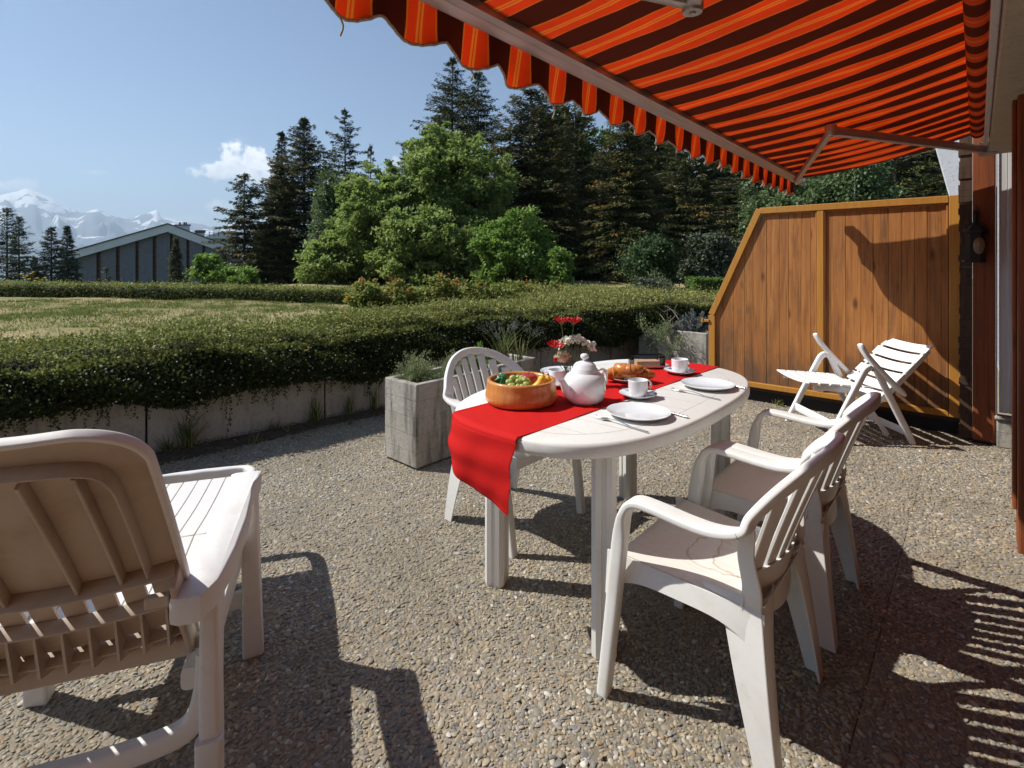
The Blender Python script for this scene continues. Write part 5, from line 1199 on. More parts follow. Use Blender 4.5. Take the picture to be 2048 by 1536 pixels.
def broadleaf(base, h, rx, rz_, zc, seed, label, mat='maple_leaves', name='maple_tree', clumps=170, leaves=150, leaf=.16, clump=.55, group=TREES, weep=0.0, stems=1, shell=.45, flat=.62, cat='tree', bark='bark', ry=None, low=-1.0):
    r = np.random.default_rng(seed); base = np.array(base, float); t = thing(name, label, cat, tuple(base), 0, group); ry = ry or rx
    c = rv(clumps*2, r); c = c[c[:, 2] > low][:clumps]; nC = len(c)
    rad_ = r.uniform(shell, 1.0, nC)**.6
    lump = .95 + .20*np.sin(c[:, 0]*4.1 + seed) * np.sin(c[:, 1]*3.7 + seed*2 + c[:, 2]*2) + .18*np.sin(c[:, 2]*6.5 + seed + 2*c[:, 0]) + .11*np.sin(c[:, 0]*13 + c[:, 2]*11)
    C = c*rad_[:, None]*lump[:, None]*np.array([rx, ry, rz_]) + np.array([0, 0, zc])
    sh = r.random(len(C)) < .28; C[sh] *= r.uniform(1.0, 1.18, (sh.sum(), 1)); C[:, 2] += (sh*r.uniform(0, .06, len(C))*rz_); C = C[(C[:, 2] > -.2) & (np.linalg.norm((C - np.array([0, 0, zc]))/np.array([rx, ry, rz_]), axis=1) < 1.19)]; nC = len(C)
    cs = clump*np.exp(r.normal(-.12, .38, nC))
    n = nC*leaves; idx = np.repeat(np.arange(nC), leaves)
    g = rv(n, r)*(r.uniform(0, 1, n)**.45)[:, None]; g[:, 2] *= flat
    if weep: g[:, 2] = g[:, 2]*1.9 - .5*weep
    P = C[idx] + g*cs[idx][:, None]
    outd = nrm(C - np.array([0, 0, zc*.7]))[idx]
    N = outd*.35 + np.array([-.35, -.2, .9]) + r.normal(0, .5, (n, 3)); Dr = outd*.5 + r.normal(0, .7, (n, 3)); Dr[:, 2] -= .35 + weep
    L_ = leaf*r.uniform(.6, 1.3, n); V = leaf_array(P, Dr, N, L_, L_*r.uniform(.55, .85, n), .12)
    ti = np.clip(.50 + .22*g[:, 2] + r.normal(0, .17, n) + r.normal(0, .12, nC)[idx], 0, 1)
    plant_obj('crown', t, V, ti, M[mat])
    tr = MB()
    for s_ in range(stems):
        o0 = np.array([r.normal(0, .12)*(stems > 1), r.normal(0, .12)*(stems > 1), -.6]); top = np.array([r.normal(0, rx*.25), r.normal(0, ry*.25), zc + rz_*.35])
        pth = catmull([o0, o0*.5 + top*.35 + r.normal(0, .08, 3), top], 5); m = len(pth)
        tr.sweep(pth, circle(1, 7), (1, 0, 0), [(.022*h + .02)/math.sqrt(stems)*(1 - .8*i/(m-1)) for i in range(m)])
        for k in r.choice(nC, min(nC, 14//stems + 4), replace=False):
            st = pth[int(r.uniform(.25, .85)*(m-1))]; en = C[k]; mid = (st+en)/2 + np.array([0, 0, -.05*h*r.random()])
            q = catmull([st, mid, en], 4); tr.sweep(q, circle(1, 5), (0, 0, 1) if abs(en[2]-st[2]) < .5 else (1, 0, 0), [(.008*h + .008)*(1 - .85*i/(len(q)-1)) for i in range(len(q))], caps=False)
    tr.build('trunk', M[bark], t, smooth=60); return t
def gz(px, d): p = D(px, 525, d); return np.array([p[0], p[1], hill_z(p[0], p[1])])
def hh(py, px, d): return D(px, py, d)[2] - gz(px, d)[2]        # height of a tree whose tip shows at row py
def wpx(px, d): return px/1042.0*d

# ---- conifers
def con(px, py, wid, d, seed, label, **kw):
    b = gz(px, d); return conifer(b, hh(py, px, d), wpx(wid, d)*kw.pop('wk', 1.15), seed, label, **kw)
con(14, 418, 56, 30, 11, 'thin feathery larch at the far left edge of the garden', mat='larch_needles', name='larch_tree', whorls=34, per=8, droop=.15, ragged=.35, dens=.9, spray=.30, taper=.6, wk=1.25)
con(38, 436, 26, 31.5, 111, 'second thin larch crowded against the one at the left edge', mat='larch_needles', name='larch_tree', whorls=30, per=8, droop=.15, ragged=.35, dens=.9, spray=.28, taper=.6, wk=1.25)
con(103, 456, 40, 32, 12, 'small bluish spruce with a rounded top left of the grey hall', mat='blue_conifer', whorls=44, per=8, spray=.3, dens=1.1, taper=.6)
con(134, 453, 42, 33, 13, 'small pointed spruce touching the left end of the grey hall', mat='blue_conifer', whorls=46, per=8, spray=.3, dens=1.1)
con(70, 515, 40, 34, 14, 'low dark spruce between the larch and the two small spruces', mat='blue_conifer', whorls=24, per=9, spray=.3)
con(213, 538, 22, 26, 15, 'tiny young conifer in front of the hall wall', mat='blue_conifer', whorls=10, spray=.2, bare=.2, name='young_conifer')
con(352, 478, 24, 30, 16, 'slim young spruce standing before the middle of the hall', mat='brown_spruce', whorls=46, per=8, spray=.24, ragged=.15)
con(489, 349, 76, 26, 17, 'gappy dark spruce with irregular layered branches right of the hall', mat='spruce_needles', whorls=27, per=8, droop=.38, ragged=.42, spray=.36, dens=1.5, taper=.62)
con(563, 266, 62, 30, 18, 'dark spruce with a bent tip, left of the tall pair', mat='spruce_needles', whorls=44, per=9, ragged=.36, taper=.85, dens=1.2, wk=1.35)
con(608, 238, 112, 28, 19, 'tall broad spruce with brownish lower boughs above the pale birch', mat='brown_spruce', whorls=58, per=10, ragged=.32, taper=.84, dens=1.1, wk=1.6)
con(560, 330, 74, 26.5, 20, 'brownish spruce filling the gap beneath the bent tipped spruce', mat='brown_spruce', whorls=42, per=9, ragged=.3, taper=.7)
con(520, 470, 52, 25, 120, 'low brown tinged spruce beside the gappy spruce', mat='brown_spruce', whorls=28, per=9, ragged=.3, taper=.7)
con(690, 222, 84, 33, 21, 'slender open spruce with long separate side branches', mat='spruce_needles', whorls=32, per=8, ragged=.42, droop=.32, spray=.40, dens=1.4, taper=.78, wk=1.4)
con(741, 292, 46, 42, 22, 'small spruce top behind the big leafy tree', mat='spruce_needles', whorls=36, per=8)
con(806, 292, 40, 44, 23, 'thin spruce tip just showing over the big leafy tree', mat='spruce_needles', whorls=36, per=8)
con(905, 118, 125, 30, 24, 'tall spruce with the highest pointed tip', mat='spruce_needles', whorls=58, per=9, ragged=.32, taper=.85, dens=1.1, wk=1.6)
con(956, 146, 120, 29, 25, 'tall broad topped spruce next to the highest tip', mat='spruce_needles', whorls=58, per=9, ragged=.26, taper=.66, dens=1.0)
con(1062, 182, 112, 22, 26, 'massive blunt topped spruce with a pale trunk behind the valance', mat='brown_spruce', whorls=54, per=11, ragged=.16, taper=.42, dens=1.0, spray=.34, droop=.35)
con(1150, 190, 80, 24, 27, 'dark spruce in the shade between two broad brown ones', mat='spruce_needles', whorls=36, per=9, ragged=.2, taper=.45, dens=.9)
con(1255, 232, 112, 20, 28, 'wide spruce hung with orange brown cones behind the flowers', mat='brown_spruce', whorls=50, per=11, ragged=.2, taper=.5, dens=1.0, droop=.45, spray=.30)
con(1380, 250, 110, 23, 29, 'deep shaded spruce behind the clipped yew', mat='brown_spruce', whorls=36, per=9, ragged=.2, taper=.45, dens=.9)
con(1500, 230, 110, 26, 30, 'dark spruce behind the end of the valance', mat='spruce_needles', whorls=26, per=8, taper=.45, dens=.55)
con(1640, 230, 110, 26, 130, 'dark spruce behind the birch above the wooden screen', mat='spruce_needles', whorls=26, per=8, taper=.45, dens=.55)
con(1790, 215, 120, 22, 31, 'dark spruce between the birch and the white fin', mat='spruce_needles', whorls=28, per=8, taper=.5, dens=.65)
con(1910, 215, 100, 22, 131, 'dark spruce hidden mostly by the white fin', mat='spruce_needles', whorls=24, per=8, taper=.5, dens=.7)
# a far wood behind the gaps, one dark mass
r = np.random.default_rng(55); n = 40000; px = r.uniform(1040, 2050, n); d_ = r.uniform(34, 40, n)
P = np.array([D(a, 525, b) for a, b in zip(px, d_)]); P[:, 2] = r.uniform(-5, 9.5, n) + 2.2*np.sin(px*.035)
V = leaf_array(P, rv(n, r) + np.array([0, 0, -.4]), rv(n, r), r.uniform(.7, 1.4, n), r.uniform(.3, .6, n)); o = link('far_wood', quads_mesh('far_wood', V, n, 4, r.uniform(0, .6, n), M['spruce_needles'])); tag(o, kind='stuff')

# ---- leafy trees and shrubs
def bl(px, py_top, py_low, wid, d, seed, label, **kw):
    b = gz(px, d); b[2] = max(b[2], -.6) if kw.pop('raise_', False) else b[2]
    zt_ = D(px, py_top, d)[2] - b[2]; zl = D(px, py_low, d)[2] - b[2]
    return broadleaf(b, zt_, wpx(wid, d), (zt_-zl)/2, (zt_+zl)/2, seed, label, **kw)
bl(905, 272, 575, 118, 19, 41, 'big fresh green maple, the tallest leafy crown in the middle', clumps=1100, leaves=78, leaf=.125, clump=.27)
bl(775, 345, 590, 96, 18.5, 42, 'rounded fresh green maple left of the tallest leafy crown', clumps=850, leaves=78, leaf=.125, clump=.26)
bl(850, 420, 600, 110, 17, 142, 'low spreading maple bough mass under the two big crowns', clumps=650, leaves=78, leaf=.12, clump=.26)
bl(668, 480, 600, 62, 17.5, 43, 'low leafy shrub reaching out below the birch', clumps=340, leaves=78, leaf=.11, clump=.23, name='leafy_shrub', cat='shrub')
bl(1028, 430, 600, 78, 15, 44, 'bright leafy bush in front of the massive spruce', clumps=420, leaves=80, leaf=.10, clump=.20, name='leafy_shrub', mat='bright_leaves', cat='shrub')
bl(1113, 500, 590, 30, 14, 45, 'upright bright sapling beside the bright leafy bush', clumps=80, leaves=110, leaf=.085, clump=.20, name='sapling', mat='bright_leaves', cat='sapling')
bl(412, 506, 590, 22, 17, 46, 'light green sapling with two upright shoots in front of the hall', clumps=70, leaves=60, leaf=.10, clump=.17, name='sapling', mat='bright_leaves', cat='sapling')
bl(462, 535, 590, 44, 17, 47, 'low light green bush at the foot of the gappy spruce', clumps=90, leaves=70, leaf=.10, clump=.2, name='leafy_shrub', mat='bright_leaves', cat='shrub')
bl(1205, 250, 410, 34, 24, 48, 'bright maple branches lit between the dark spruces', clumps=46, leaves=80, leaf=.15, clump=.4, mat='bright_leaves')
bl(668, 350, 545, 36, 22, 49, 'pale green weeping birch among the spruces', clumps=190, leaves=120, leaf=.10, clump=.42, name='birch_tree', mat='birch_leaves', weep=.5, bark='birch_bark')
bl(1560, 340, 600, 76, 14, 50, 'bright birch hanging behind the cut corner of the screen', clumps=200, leaves=140, leaf=.085, clump=.34, name='birch_tree', mat='birch_leaves', weep=.6, bark='birch_bark')
bl(1700, 300, 560, 78, 13, 51, 'weeping birch above the top rail of the screen', clumps=220, leaves=140, leaf=.08, clump=.34, name='birch_tree', mat='birch_leaves', weep=.7, bark='birch_bark')
bl(1300, 475, 600, 46, 14, 52, 'blue green shrub with a pointed top before the brown spruce', clumps=110, leaves=120, leaf=.085, clump=.26, name='leafy_shrub', mat='dark_leaves', cat='shrub')
bl(1418, 474, 610, 46, 12, 53, 'clipped grey green yew with an upright outline', clumps=240, leaves=150, leaf=.075, clump=.17, name='yew_shrub', mat='yew_leaves', shell=.75, cat='shrub')
bl(1302, 558, 606, 36, 11, 54, 'low rounded grey green bush behind the hedge', clumps=120, leaves=120, leaf=.05, clump=.12, name='round_bush', mat='yew_leaves', shell=.75, cat='shrub')

# ---- clipped block hedge on the far right
b = gz(1425, 11.5); ht = thing('box_hedge', 'short clipped bright green hedge block behind the screen corner', 'hedge', tuple(b), YAW)
r = np.random.default_rng(60); z1 = D(1425, 557, 11.5)[2] - b[2]; n = 16000
MB().box(-.46, .75, -.25, .25, 0, z1-.05).build('core', M['hedge_core'], ht, smooth=0)
P = np.column_stack([r.uniform(-.5, .8, n), r.uniform(-.3, .3, n), r.uniform(0, z1, n)]); f = r.integers(0, 3, n)
P[f == 0, 1] = -.29 + r.normal(0, .02, (f == 0).sum()); P[f == 1, 2] = z1 - .02 + r.normal(0, .02, (f == 1).sum()); P[f == 2, 0] = r.choice([-.49, .79], (f == 2).sum())
V = leaf_array(P, rv(n, r), np.array([0, -.5, .8]) + r.normal(0, .5, (n, 3)), r.uniform(.03, .06, n), r.uniform(.02, .035, n)); plant_obj('foliage', ht, V, np.clip(r.normal(.4, .2, n), 0, 1), M['bright_leaves'])

# ---- trailing hedge over the retaining wall
def zt_h(s): return .705 - .035*max(0, 1 - max(0, s + .5)/2.0) + .012*max(0, s) + .022*math.sin(s*2.3) + .016*math.sin(s*5.1+1) + .010*math.sin(s*11)
def zb_h(s): return .385 - .075*max(0, min(1, 1 - (s - .2)/2.0)) - .01*max(0, s) + .050*math.sin(s*1.9+.5) + .035*math.sin(s*4.3) + .02*math.sin(s*9.7)
def depth_h(s): return .70 + .06*min(1, max(0, s)/3.0) if s < 4.3 else .76 + (s-4.3)*.80
def hx(s):       # the front face of the hedge swings in towards the screen at its far end
    return wall_x(s) if s < 5.2 else wall_x(5.2) + .215*(s-5.2) + .16*(s-5.2)**2
hedge = thing('trailing_hedge', 'long dark cotoneaster hedge trailing over the retaining wall with tiny white flowers', 'hedge', (-4, 2, 0)); HO = np.array([-4, 2, 0])
def hsurf(s, q, infl=0.0):
    """q 0..1 front face from bottom to the shoulder, 1..2 over the top to the back, 2..3 down the back"""
    zt_, zb__, dp = zt_h(s), zb_h(s), depth_h(s)
    if q < 1:
        k = q; x_ = .06 + .12*math.sin(math.pi*min(1, k*1.02))**.7 + .03*math.sin(s*6 + k*5) + .02*math.sin(s*13+k*9); z = zb__ + (zt_ - .05 - zb__)*k
        nx, nz = 1.0, .25*k
    elif q < 2:
        k = q-1; x_ = .06 - dp*k; z = zt_ + .03*math.sin(math.pi*k) - .05*max(0, 1-k*9)**2 + .018*math.sin(s*7+k*9*dp) + .012*math.sin(s*17+k*23*dp) + .03*k*(dp > 1.4)
        nx, nz = .5*max(0, 1-k*5), 1.0
    else:
        k = q-2; x_ = .06 - dp - .05*math.sin(math.pi*k); z = zt_ - (zt_ - .50)*k; nx, nz = -1, .2
    return np.array([hx(s) + x_ + infl*nx, s, z + infl*nz]), np.array([nx, 0, nz])
mb = MB(); S0_, S1_ = -2.6, 7.6
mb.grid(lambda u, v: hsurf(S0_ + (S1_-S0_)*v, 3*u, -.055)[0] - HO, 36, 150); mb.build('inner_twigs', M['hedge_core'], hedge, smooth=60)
def hedge_leaves():
    r = np.random.default_rng(61); P, N, L_, Ti, Dr_ = [], [], [], [], []
    def scatter(n, s0, s1, q0, q1, size, tint0):
        for s, q in zip(r.uniform(s0, s1, n), r.uniform(q0, q1, n)):
            p, nn = hsurf(s, q); e = r.normal(0, .028) if q < 1 else r.normal(-.004, .022) + (abs(r.normal(0, .035)) if r.random() < .12 else 0)
            gap = math.sin(s*3.1 + q*4) * math.sin(s*7.7 - q*9 + 1) + .5*math.sin(s*17 + q*23)
            if gap < -.75 and r.random() < .6: continue
            P.append(p + nn/np.linalg.norm(nn)*e); N.append(nn); L_.append(size*r.uniform(.6, 1.3)*(1 + max(0, s)*.05)); Ti.append(tint0 + (.30 if q >= .88 and q < 2 else 0)*r.uniform(.3, 1.2) + r.normal(0, .13))  # top leaves lightened, front kept dark: sun and shade put into leaf colour
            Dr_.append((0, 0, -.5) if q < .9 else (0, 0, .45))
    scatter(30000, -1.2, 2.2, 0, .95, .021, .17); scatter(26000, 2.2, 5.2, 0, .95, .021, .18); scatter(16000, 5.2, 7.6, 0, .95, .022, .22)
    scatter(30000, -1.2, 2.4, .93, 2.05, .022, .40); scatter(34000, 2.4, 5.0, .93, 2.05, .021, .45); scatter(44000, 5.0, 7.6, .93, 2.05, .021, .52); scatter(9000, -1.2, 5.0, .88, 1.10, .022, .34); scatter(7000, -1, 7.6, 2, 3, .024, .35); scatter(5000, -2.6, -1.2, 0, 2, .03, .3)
    # trailing strands over the wall
    for _ in range(330):
        s = r.uniform(-1.0, 6.5); p, _n = hsurf(s, .02); ln = abs(r.normal(0, .075)) + .02; m = int(ln/.0065) + 3; ph = r.uniform(0, 6)
        for k in range(m):
            f_ = k/m; P.append(p + np.array([.01 + .012*math.sin(ph), .012*math.sin(ph + f_*4) + .02*f_*math.sin(ph), -ln*f_]) + r.normal(0, .004, 3)); N.append((1, 0, .3)); L_.append(r.uniform(.012, .02)); Ti.append(.3 + r.normal(0, .12)); Dr_.append((0, 0, -.4))
    tw = MB()
    for _ in range(420):                       # stray shoots standing out of the clipped top
        s = r.uniform(-1.0, 7.4); q = r.uniform(.75, 2.0); p, _n = hsurf(s, q); ln = abs(r.normal(.05, .035)) + .02; d_ = nrm(np.array([.35*(q < 1.1), 0, 1.0]) + r.normal(0, .45, 3)); m = int(ln/.009) + 2
        tw.sweep([p - HO - d_*.03, p - HO + d_*ln], circle(.0012, 3), (1, 0, 0), caps=False)
        for k in range(m): P.append(p + d_*ln*(k+.5)/m); N.append(tuple(rv(1, r)[0])); L_.append(r.uniform(.014, .024)); Ti.append(.62 + r.normal(0, .16)); Dr_.append(tuple(d_))
    tw.build('twigs', M['grey_twig'], hedge, smooth=0)['kind'] = 'stuff'
    P = np.array(P); n = len(P); N = nrm(np.array(N)) + r.normal(0, .42, (n, 3)); L_ = np.array(L_)
    V = leaf_array(P - HO, rv(n, r) + np.array(Dr_), N, L_, L_*r.uniform(.5, .72, n), .2)
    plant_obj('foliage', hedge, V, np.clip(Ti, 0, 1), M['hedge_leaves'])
    # tiny blossoms
    m = 620; V = []
    for _ in range(m):
        s = r.uniform(-1.2, 5.5); q = r.uniform(0, .95)**.9; p, nn = hsurf(s, q); p = p + nn/np.linalg.norm(nn)*.035 + r.normal(0, .01, 3) - HO
        a = nrm(np.array([1, -.3, .3]) + r.normal(0, .4, 3)); u_ = nrm(np.cross(a, [0, .3, 1])); v_ = np.cross(a, u_); s_ = r.uniform(.0038, .0062)
        for k in range(5):
            t0 = 1.2566*k; c0 = u_*math.cos(t0) + v_*math.sin(t0); c1 = u_*math.cos(t0+.45) + v_*math.sin(t0+.45); c2 = u_*math.cos(t0-.45) + v_*math.sin(t0-.45)
            V.append([p, p + c2*s_*.8, p + c0*s_*1.15 + a*.001, p + c1*s_*.8])
    o = plant_obj('blossom', hedge, np.array(V), np.zeros(m*5), M['white_petal']); o['kind'] = 'stuff'
hedge_leaves()

# ---- low hedge along the far side of the lawn
far_pts = [D(-260, 525, 15), D(-120, 525, 12.8), D(0, 525, 11.7), D(200, 525, 11.2), D(400, 525, 10.6), D(560, 525, 10.0), D(700, 525, 9.5), D(850, 525, 9.3), D(1000, 525, 9.2), D(1120, 525, 9.4)]
fh = thing('far_hedge', 'low clipped hedge along the far edge of the lawn', 'hedge', tuple(far_pts[3][:2]) + (.5,)); FO = np.array([*far_pts[3][:2], .5])
fp = catmull([(p[0], p[1], 0) for p in far_pts], 12)
def fhz(i): return .80 - .04*min(1, max(0, (i-20)/40)) + .018*math.sin(i*.9) + .014*math.sin(i*2.3) + .04*(i < 18)
r = np.random.default_rng(62); P, N, T_, Ls = [], [], [], []
core = MB(); cv = []
for i, p in enumerate(fp):
    t_ = np.array(fp[min(i+1, len(fp)-1)]) - np.array(fp[max(i-1, 0)]); t_ /= np.linalg.norm(t_); nn = np.array([-t_[1], t_[0], 0]); 
    if nn @ np.array([-p[0], -p[1], 0]) < 0: nn = -nn
    z = fhz(i)
    cv += [p + nn*.30 + np.array([0, 0, .50]) - FO, p + nn*.32 + np.array([0, 0, z-.07]) - FO, p + np.array([0, 0, z-.03]) - FO, p - nn*.4 + np.array([0, 0, z-.06]) - FO, p - nn*.4 + np.array([0, 0, .2]) - FO]
    for _ in range(520):
        q = r.random(); o_ = t_*r.uniform(-.09, .09)*2
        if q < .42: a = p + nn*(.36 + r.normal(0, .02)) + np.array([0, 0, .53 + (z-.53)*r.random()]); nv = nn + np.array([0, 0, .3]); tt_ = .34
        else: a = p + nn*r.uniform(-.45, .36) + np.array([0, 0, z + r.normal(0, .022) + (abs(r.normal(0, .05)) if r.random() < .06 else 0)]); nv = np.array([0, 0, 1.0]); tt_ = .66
        P.append(a + o_ - FO); N.append(nv); T_.append(tt_ + r.normal(0, .15)); Ls.append(r.uniform(.025, .05))
core.add(cv, [(i*5+k, i*5+k+1, (i+1)*5+k+1, (i+1)*5+k) for i in range(len(fp)-1) for k in range(4)]); core.build('inner_twigs', M['hedge_core'], fh, smooth=60)
n = len(P); V = leaf_array(np.array(P), rv(n, r), np.array(N) + r.normal(0, .5, (n, 3)), np.array(Ls), np.array(Ls)*.6, .2); plant_obj('foliage', fh, V, np.clip(T_, 0, 1), M['hedge_leaves'])

# ---- rose bushes with young red leaves between the hedges
for k, (px, py, wid, d, lab) in enumerate(((735, 572, 46, 6.0, 'leftmost low rose bush with fresh green and yellow leaves at the end of the lawn'), (800, 568, 44, 6.2, 'green rose bush second from the left behind the near hedge'), (870, 562, 48, 6.5, 'rose bush with red young shoots in the middle of the row'), (950, 562, 52, 6.8, 'rose bush with the most orange red leaves'), (1030, 564, 46, 7.1, 'reddish rose bush in front of the bright leafy bush'), (1105, 572, 36, 7.6, 'rightmost rose bush, small and reddish'))):
    b = D(px, 525, d); b[2] = .5; zt_ = D(px, py, d)[2] - .5
    broadleaf(b, zt_, wpx(wid, d), zt_*.46, zt_*.55, 70+k, lab, 'rose_leaves', 'rose_bush', clumps=64, leaves=64, leaf=.046, clump=.105, group='rose bushes behind the near hedge', shell=.3, stems=3, cat='bush', flat=.9)

# ---- lawn grass, dandelions
r = np.random.default_rng(63); n = 100000
u = r.random(n); v = r.random(n); yy = -3.5 + 16*v; dist = 1.0 + 8.2*u**.8
wx = np.array([wall_x(max(-3, min(a, 8))) for a in np.linspace(-3.5, 12.5, 400)])[np.clip(((yy+3.5)/16*399).astype(int), 0, 399)]
P = np.column_stack([wx - dist, yy, np.full(n, .55)])
pn = np.sin(P[:, 0]*1.7 + 1.3*np.sin(P[:, 1]*1.1)) * np.sin(P[:, 1]*1.9 + .7*np.sin(P[:, 0]*2.3)) + .6*np.sin(P[:, 0]*4.3 + P[:, 1]*2.1) * np.sin(P[:, 1]*5.3 - P[:, 0]) + r.normal(0, .35, n)
keep = r.random(n) < np.clip(.95 - .35*(pn > .15), 0, 1); P = P[keep]; pn = pn[keep]; n = len(P)
P[:, 2] += np.array([.03*snoise(a*.6, b_*.6, 3) for a, b_ in P[:, :2]])
hgt = r.uniform(.012, .036, n)*(1 + .5*(pn < -.5)); az = r.uniform(0, 6.28, n); w_ = r.uniform(.004, .009, n)
sd = np.column_stack([np.cos(az), np.sin(az), np.zeros(n)])*w_[:, None]; tip = P + np.column_stack([r.normal(0, .4, n)*hgt, r.normal(0, .4, n)*hgt, hgt])
V = np.stack([P - sd, P + sd, tip], 1); ti = np.clip(.31 + .26*pn + r.normal(0, .14, n), 0, 1)
m = 900; pick = r.integers(0, n, m); kb = 34; c0 = np.repeat(P[pick], kb, 0) + np.column_stack([r.normal(0, .05, m*kb), r.normal(0, .05, m*kb), np.zeros(m*kb)]); hg_ = r.uniform(.02, .06, m*kb); az = r.uniform(0, 6.28, m*kb); w2 = r.uniform(.004, .009, m*kb)
sd2 = np.column_stack([np.cos(az), np.sin(az), np.zeros(m*kb)])*w2[:, None]; tip2 = c0 + np.column_stack([r.normal(0, .6, m*kb)*hg_, r.normal(0, .6, m*kb)*hg_, hg_])
V = np.concatenate([V, np.stack([c0 - sd2, c0 + sd2, tip2], 1)]); ti = np.concatenate([ti, np.clip(r.normal(.22, .1, m*kb), 0, 1)]); n = len(V)
o = link('lawn_grass', quads_mesh('lawn_grass', V, n, 3, ti, M['lawn_blades'])); tag(o, kind='stuff')
ORD = ['first', 'second', 'third', 'fourth', 'fifth', 'sixth', 'seventh', 'eighth', 'ninth', 'tenth', 'eleventh', 'twelfth']
def flower_head(t, p, r_, petal, n=12):
    mb = MB()
    for k in range(n):
        a = 2*math.pi*k/n; mb.add([(0, 0, 0), (r_*.6*math.cos(a-.25), r_*.6*math.sin(a-.25), r_*.25), (r_*math.cos(a), r_*math.sin(a), r_*.30), (r_*.6*math.cos(a+.25), r_*.6*math.sin(a+.25), r_*.25)], [(0, 1, 2, 3)])
        mb.add([(0, 0, r_*.15), (r_*.4*math.cos(a-.1), r_*.4*math.sin(a-.1), r_*.4), (r_*.55*math.cos(a+.2), r_*.55*math.sin(a+.2), r_*.5), (r_*.4*math.cos(a+.5), r_*.4*math.sin(a+.5), r_*.4)], [(0, 1, 2, 3)])
    return mb.build('flower_head', M[petal], t, smooth=0, loc=tuple(p))
for k, (px, py) in enumerate(((118, 678), (154, 608), (161, 661), (166, 614), (216, 651), (252, 627), (262, 636), (282, 645), (342, 603), (400, 640))):
    z = .60; t0 = (1.27 - z)/((py-525)/1042.0); b = D(px, 525, t0); d_ = thing('dandelion', ORD[k] + ' yellow dandelion from the left in the dry lawn', 'dandelion', (b[0], b[1], .55), 0, 'dandelions in the lawn')
    mb = MB(); mb.tube([(0, 0, 0), (.004, .003, .03), (.003, 0, .058)], .0022, 5); mb.build('stem', M['green_stem'], d_); flower_head(d_, (.003, 0, .056), .022, 'yellow_petal')
for k in range(9):
    px = (42, 47, 53, 57, 61, 66, 70, 74, 90)[k]; py = (549, 556, 553, 559, 548, 545, 562, 557, 556)[k]; p = D(px, py, 10.6 + .15*k % 1); b = (p[0], p[1], .62)
    d_ = thing('yellow_garden_flower', ORD[k] + ' yellow flower from the left above the far hedge', 'flower', b, 0, 'yellow flowers above the far hedge')
    mb = MB(); mb.tube([(0, 0, 0), (.01, 0, (p[2]-.62)*.6), (0, 0, p[2]-.62)], .005, 5); mb.build('stem', M['green_stem'], d_); flower_head(d_, (0, 0, p[2]-.62), .042, 'yellow_petal')

# ---- plants in the planters and weeds along the wall
def tuft(base, n, h, spread, seed, label, name='grass_tuft', mat='weed_blades', w_=.0045, cat='grass tuft', group=None, seedheads=0):
    r = np.random.default_rng(seed); t = thing(name, label, cat, tuple(base), 0, group); V = []; T_ = []
    for k in range(n):
        az = r.uniform(0, 6.28); o_ = np.array([math.cos(az), math.sin(az), 0]); ln = h*r.uniform(.45, 1.05); lean = r.uniform(.05, spread); b0_ = r.normal(0, .02, 3)*np.array([1, 1, 0]); sd = np.array([-o_[1], o_[0], 0])*w_*r.uniform(.6, 1.2)
        pts = [b0_ + o_*lean*ln*q**1.8 + np.array([0, 0, ln*(q - .25*lean*q*q)]) for q in (0, .4, .75, 1.0)]; tt_ = r.uniform(.1, 1)
        for a, b_, wa, wb in ((0, 1, 1, .9), (1, 2, .9, .6), (2, 3, .6, .08)): V.append([pts[a] - sd*wa, pts[a] + sd*wa, pts[b_] + sd*wb, pts[b_] - sd*wb]); T_.append(tt_)
    plant_obj('blades', t, np.array(V), np.array(T_), M[mat])
    if seedheads:
        V = []; st = MB()
        for k in range(seedheads):
            az = r.uniform(0, 6.28); o_ = np.array([math.cos(az), math.sin(az), 0]); ln = h*r.uniform(.95, 1.35); lean = r.uniform(.15, .75)
            pts = [o_*lean*ln*q**1.6 + np.array([0, 0, ln*(q - .28*lean*q*q)]) for q in np.linspace(0, 1, 7)]; st.sweep(pts, circle(.0013, 4), (1, 0, 0))
            for _ in range(46): c_ = pts[5] + (pts[6]-pts[5])*r.uniform(-.2, 1.1) + r.normal(0, .011, 3); d_ = rv(1, r)[0]; V.append(leaf_array(c_[None], d_[None], rv(1, r), [.010], [.004])[0])
        st.build('stalk', M['grey_twig'] if False else M['green_stem'], t); plant_obj('seed_head', t, np.array(V), r.uniform(.6, 1, len(V)), M['lavender_leaves'])
    return t
k = 0
for px, py, n_, h_, sp, lab in ((370, 895, 70, .30, .9, 'tall wispy grass tuft against the wall behind the lounger'), (330, 905, 34, .14, .9, 'short weed tuft at the wall joint behind the lounger'), (625, 845, 40, .24, .6, 'upright grass clump at the second wall joint'), (700, 833, 30, .22, .6, 'thin grass clump left of the nearest planter'), (560, 870, 26, .12, 1.0, 'small weed tuft between the wall joints'), (735, 818, 24, .26, .5, 'thin tall weed right behind the nearest planter'), (1560, 812, 30, .08, 1.1, 'short grass growing beneath the wooden screen')):
    t0 = 1.27/((py-525)/1042.0); b = D(px, 525, t0); b[2] = 0.0
    if px < 1000: b[0] = wall_x(b[1]) + .05
    tuft(b, n_, h_, sp, 80+k, lab); k += 1
for q in range(12):
    r = np.random.default_rng(300+q); s = .75 + .36*q + r.uniform(-.1, .1); tuft((wall_x(s) + r.uniform(.05, .30), s, 0), 12, r.uniform(.04, .10), 1.1, 400+q, ORD[q] + ' low weed along the wall foot, counted from the lounger', name='weed', cat='weed', group='weeds along the foot of the wall')
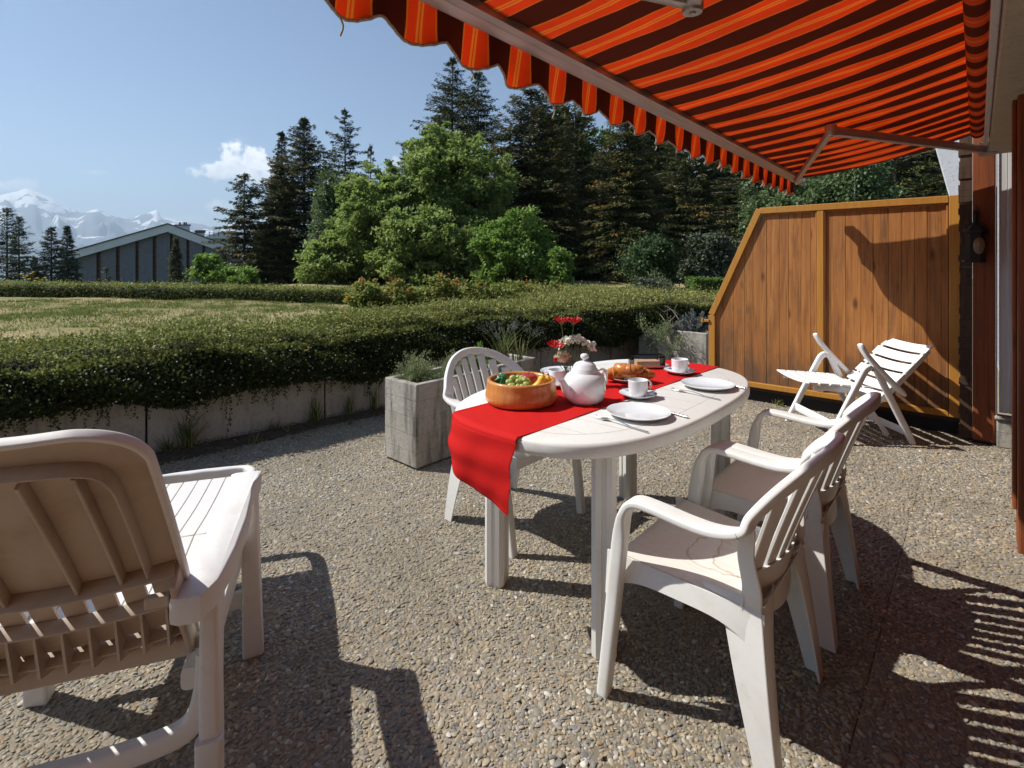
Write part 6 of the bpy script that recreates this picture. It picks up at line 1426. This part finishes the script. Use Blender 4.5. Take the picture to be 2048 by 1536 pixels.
# herbs in the nearest planter
def mound(base, rx, ry, rz_, n, seed, label, mat, leaf=.012, name='herb_plant', cat='herb plant', stalks=0, up=.6):
    r = np.random.default_rng(seed); t = thing(name, label, cat, tuple(base), 0); m = max(40, n//60); c = rv(m, r); c[:, 2] = np.abs(c[:, 2]); C = c*np.array([rx, ry, rz_])*r.uniform(.35, 1, m)[:, None]
    idx = r.integers(0, m, n); f_ = r.uniform(0, 1, n)
    P = C[idx]*f_[:, None]**.5 + r.normal(0, .009, (n, 3)); P[:, 2] = np.abs(P[:, 2])
    V = leaf_array(P, nrm(C[idx]) + np.array([0, 0, up]) + r.normal(0, .5, (n, 3)), rv(n, r) + np.array([0, 0, .8]), leaf*r.uniform(.6, 1.3, n), leaf*.5*r.uniform(.6, 1.2, n)); plant_obj('foliage', t, V, np.clip(.15 + .6*f_ + r.normal(0, .15, n), 0, 1), M[mat])
    st = MB()
    for i in range(min(m, 40)): st.sweep([(0, 0, -.01), tuple(C[i]*.5), tuple(C[i]*.95)], circle(.0013, 4), (1, 0, 0), caps=False)
    st.build('stalk', M['grey_twig'], t); return t
mound((-2.74, 2.13, .485), .16, .18, .24, 8000, 500, 'pale bushy herb at the front corner of the nearest planter', 'herb_leaves')
mound((-2.70, 2.42, .485), .14, .17, .22, 6000, 501, 'pale herb in the middle of the nearest planter', 'herb_leaves')
mound((-2.66, 2.60, .485), .09, .10, .12, 700, 502, 'broad leaved green plant at the back of the nearest planter', 'bright_leaves', .040, 'leafy_plant', 'plant')
mound((-2.90, 2.90, .46), .12, .12, .20, 900, 503, 'leafy green plant behind the arched chair back', 'bright_leaves', .038, 'leafy_plant', 'plant')
tuft((-2.82, 3.05, .46), 60, .34, .7, 504, 'tall grass with nodding seed heads in the middle planter', 'seeding_grass', 'weed_blades', .0035, 'grass', None, 11)
tuft((-2.75, 3.16, .46), 34, .30, .8, 505, 'thin light grass at the far end of the middle planter', 'seeding_grass', 'weed_blades', .003, 'grass', None, 5)
# gnarled juniper and lavender in the far planter
ju = thing('gnarled_juniper', 'old juniper with bare twisted branches sprawling out of the far planter', 'shrub', (-2.95, 6.2, .42)); r = np.random.default_rng(510); st = MB(); P = []; Dn = []; Ti = []
for k in range(48):
    az = r.uniform(2.2, 4.9); ln = r.uniform(.35, .80); p = np.array([r.uniform(-.15, .35), 0, 0]); d_ = np.array([math.cos(az), math.sin(az)*.7, r.uniform(.0, .5)]); pts = [p]
    for q in range(7):
        d_ = nrm(d_ + r.normal(0, .42, 3) + np.array([0, 0, -.10])); p = p + d_*ln/7; pts.append(p)
    if k % 4 == 0: pts = [q_ + np.array([0, 0, -.35*(i/7)**1.5*ln]) for i, q_ in enumerate(pts)]
    st.sweep(pts, circle(1, 5), (0, 0, 1), [.0075*(1 - .8*i/7) for i in range(8)], caps=False)
    if k % 3 == 1:
        for q in pts[4:]:
            m = 70; P.append(q + r.normal(0, .038, (m, 3)) + np.array([0, 0, .02])); Dn.append(nrm(r.normal(0, .6, (m, 3)) + np.array([0, 0, .7]))); Ti.append(np.clip(r.normal(.5, .25, m), 0, 1))
st.build('branches', M['grey_twig'], ju, smooth=60); P = np.concatenate(P); n = len(P)
plant_obj('foliage', ju, leaf_array(P, np.concatenate(Dn), rv(n, r), r.uniform(.018, .04, n), r.uniform(.006, .011, n)), np.concatenate(Ti), M['herb_leaves'])
mound((-2.55, 6.22, .40), .26, .18, .30, 5200, 511, 'grey lavender bush at the screen end of the far planter', 'lavender_leaves', .032, 'lavender_bush', 'shrub', up=1.1)
mound((-2.75, 6.10, .40), .18, .14, .16, 1800, 512, 'smaller grey herb hanging over the edge of the far planter', 'lavender_leaves', .028, 'lavender_bush', 'shrub', up=.3)
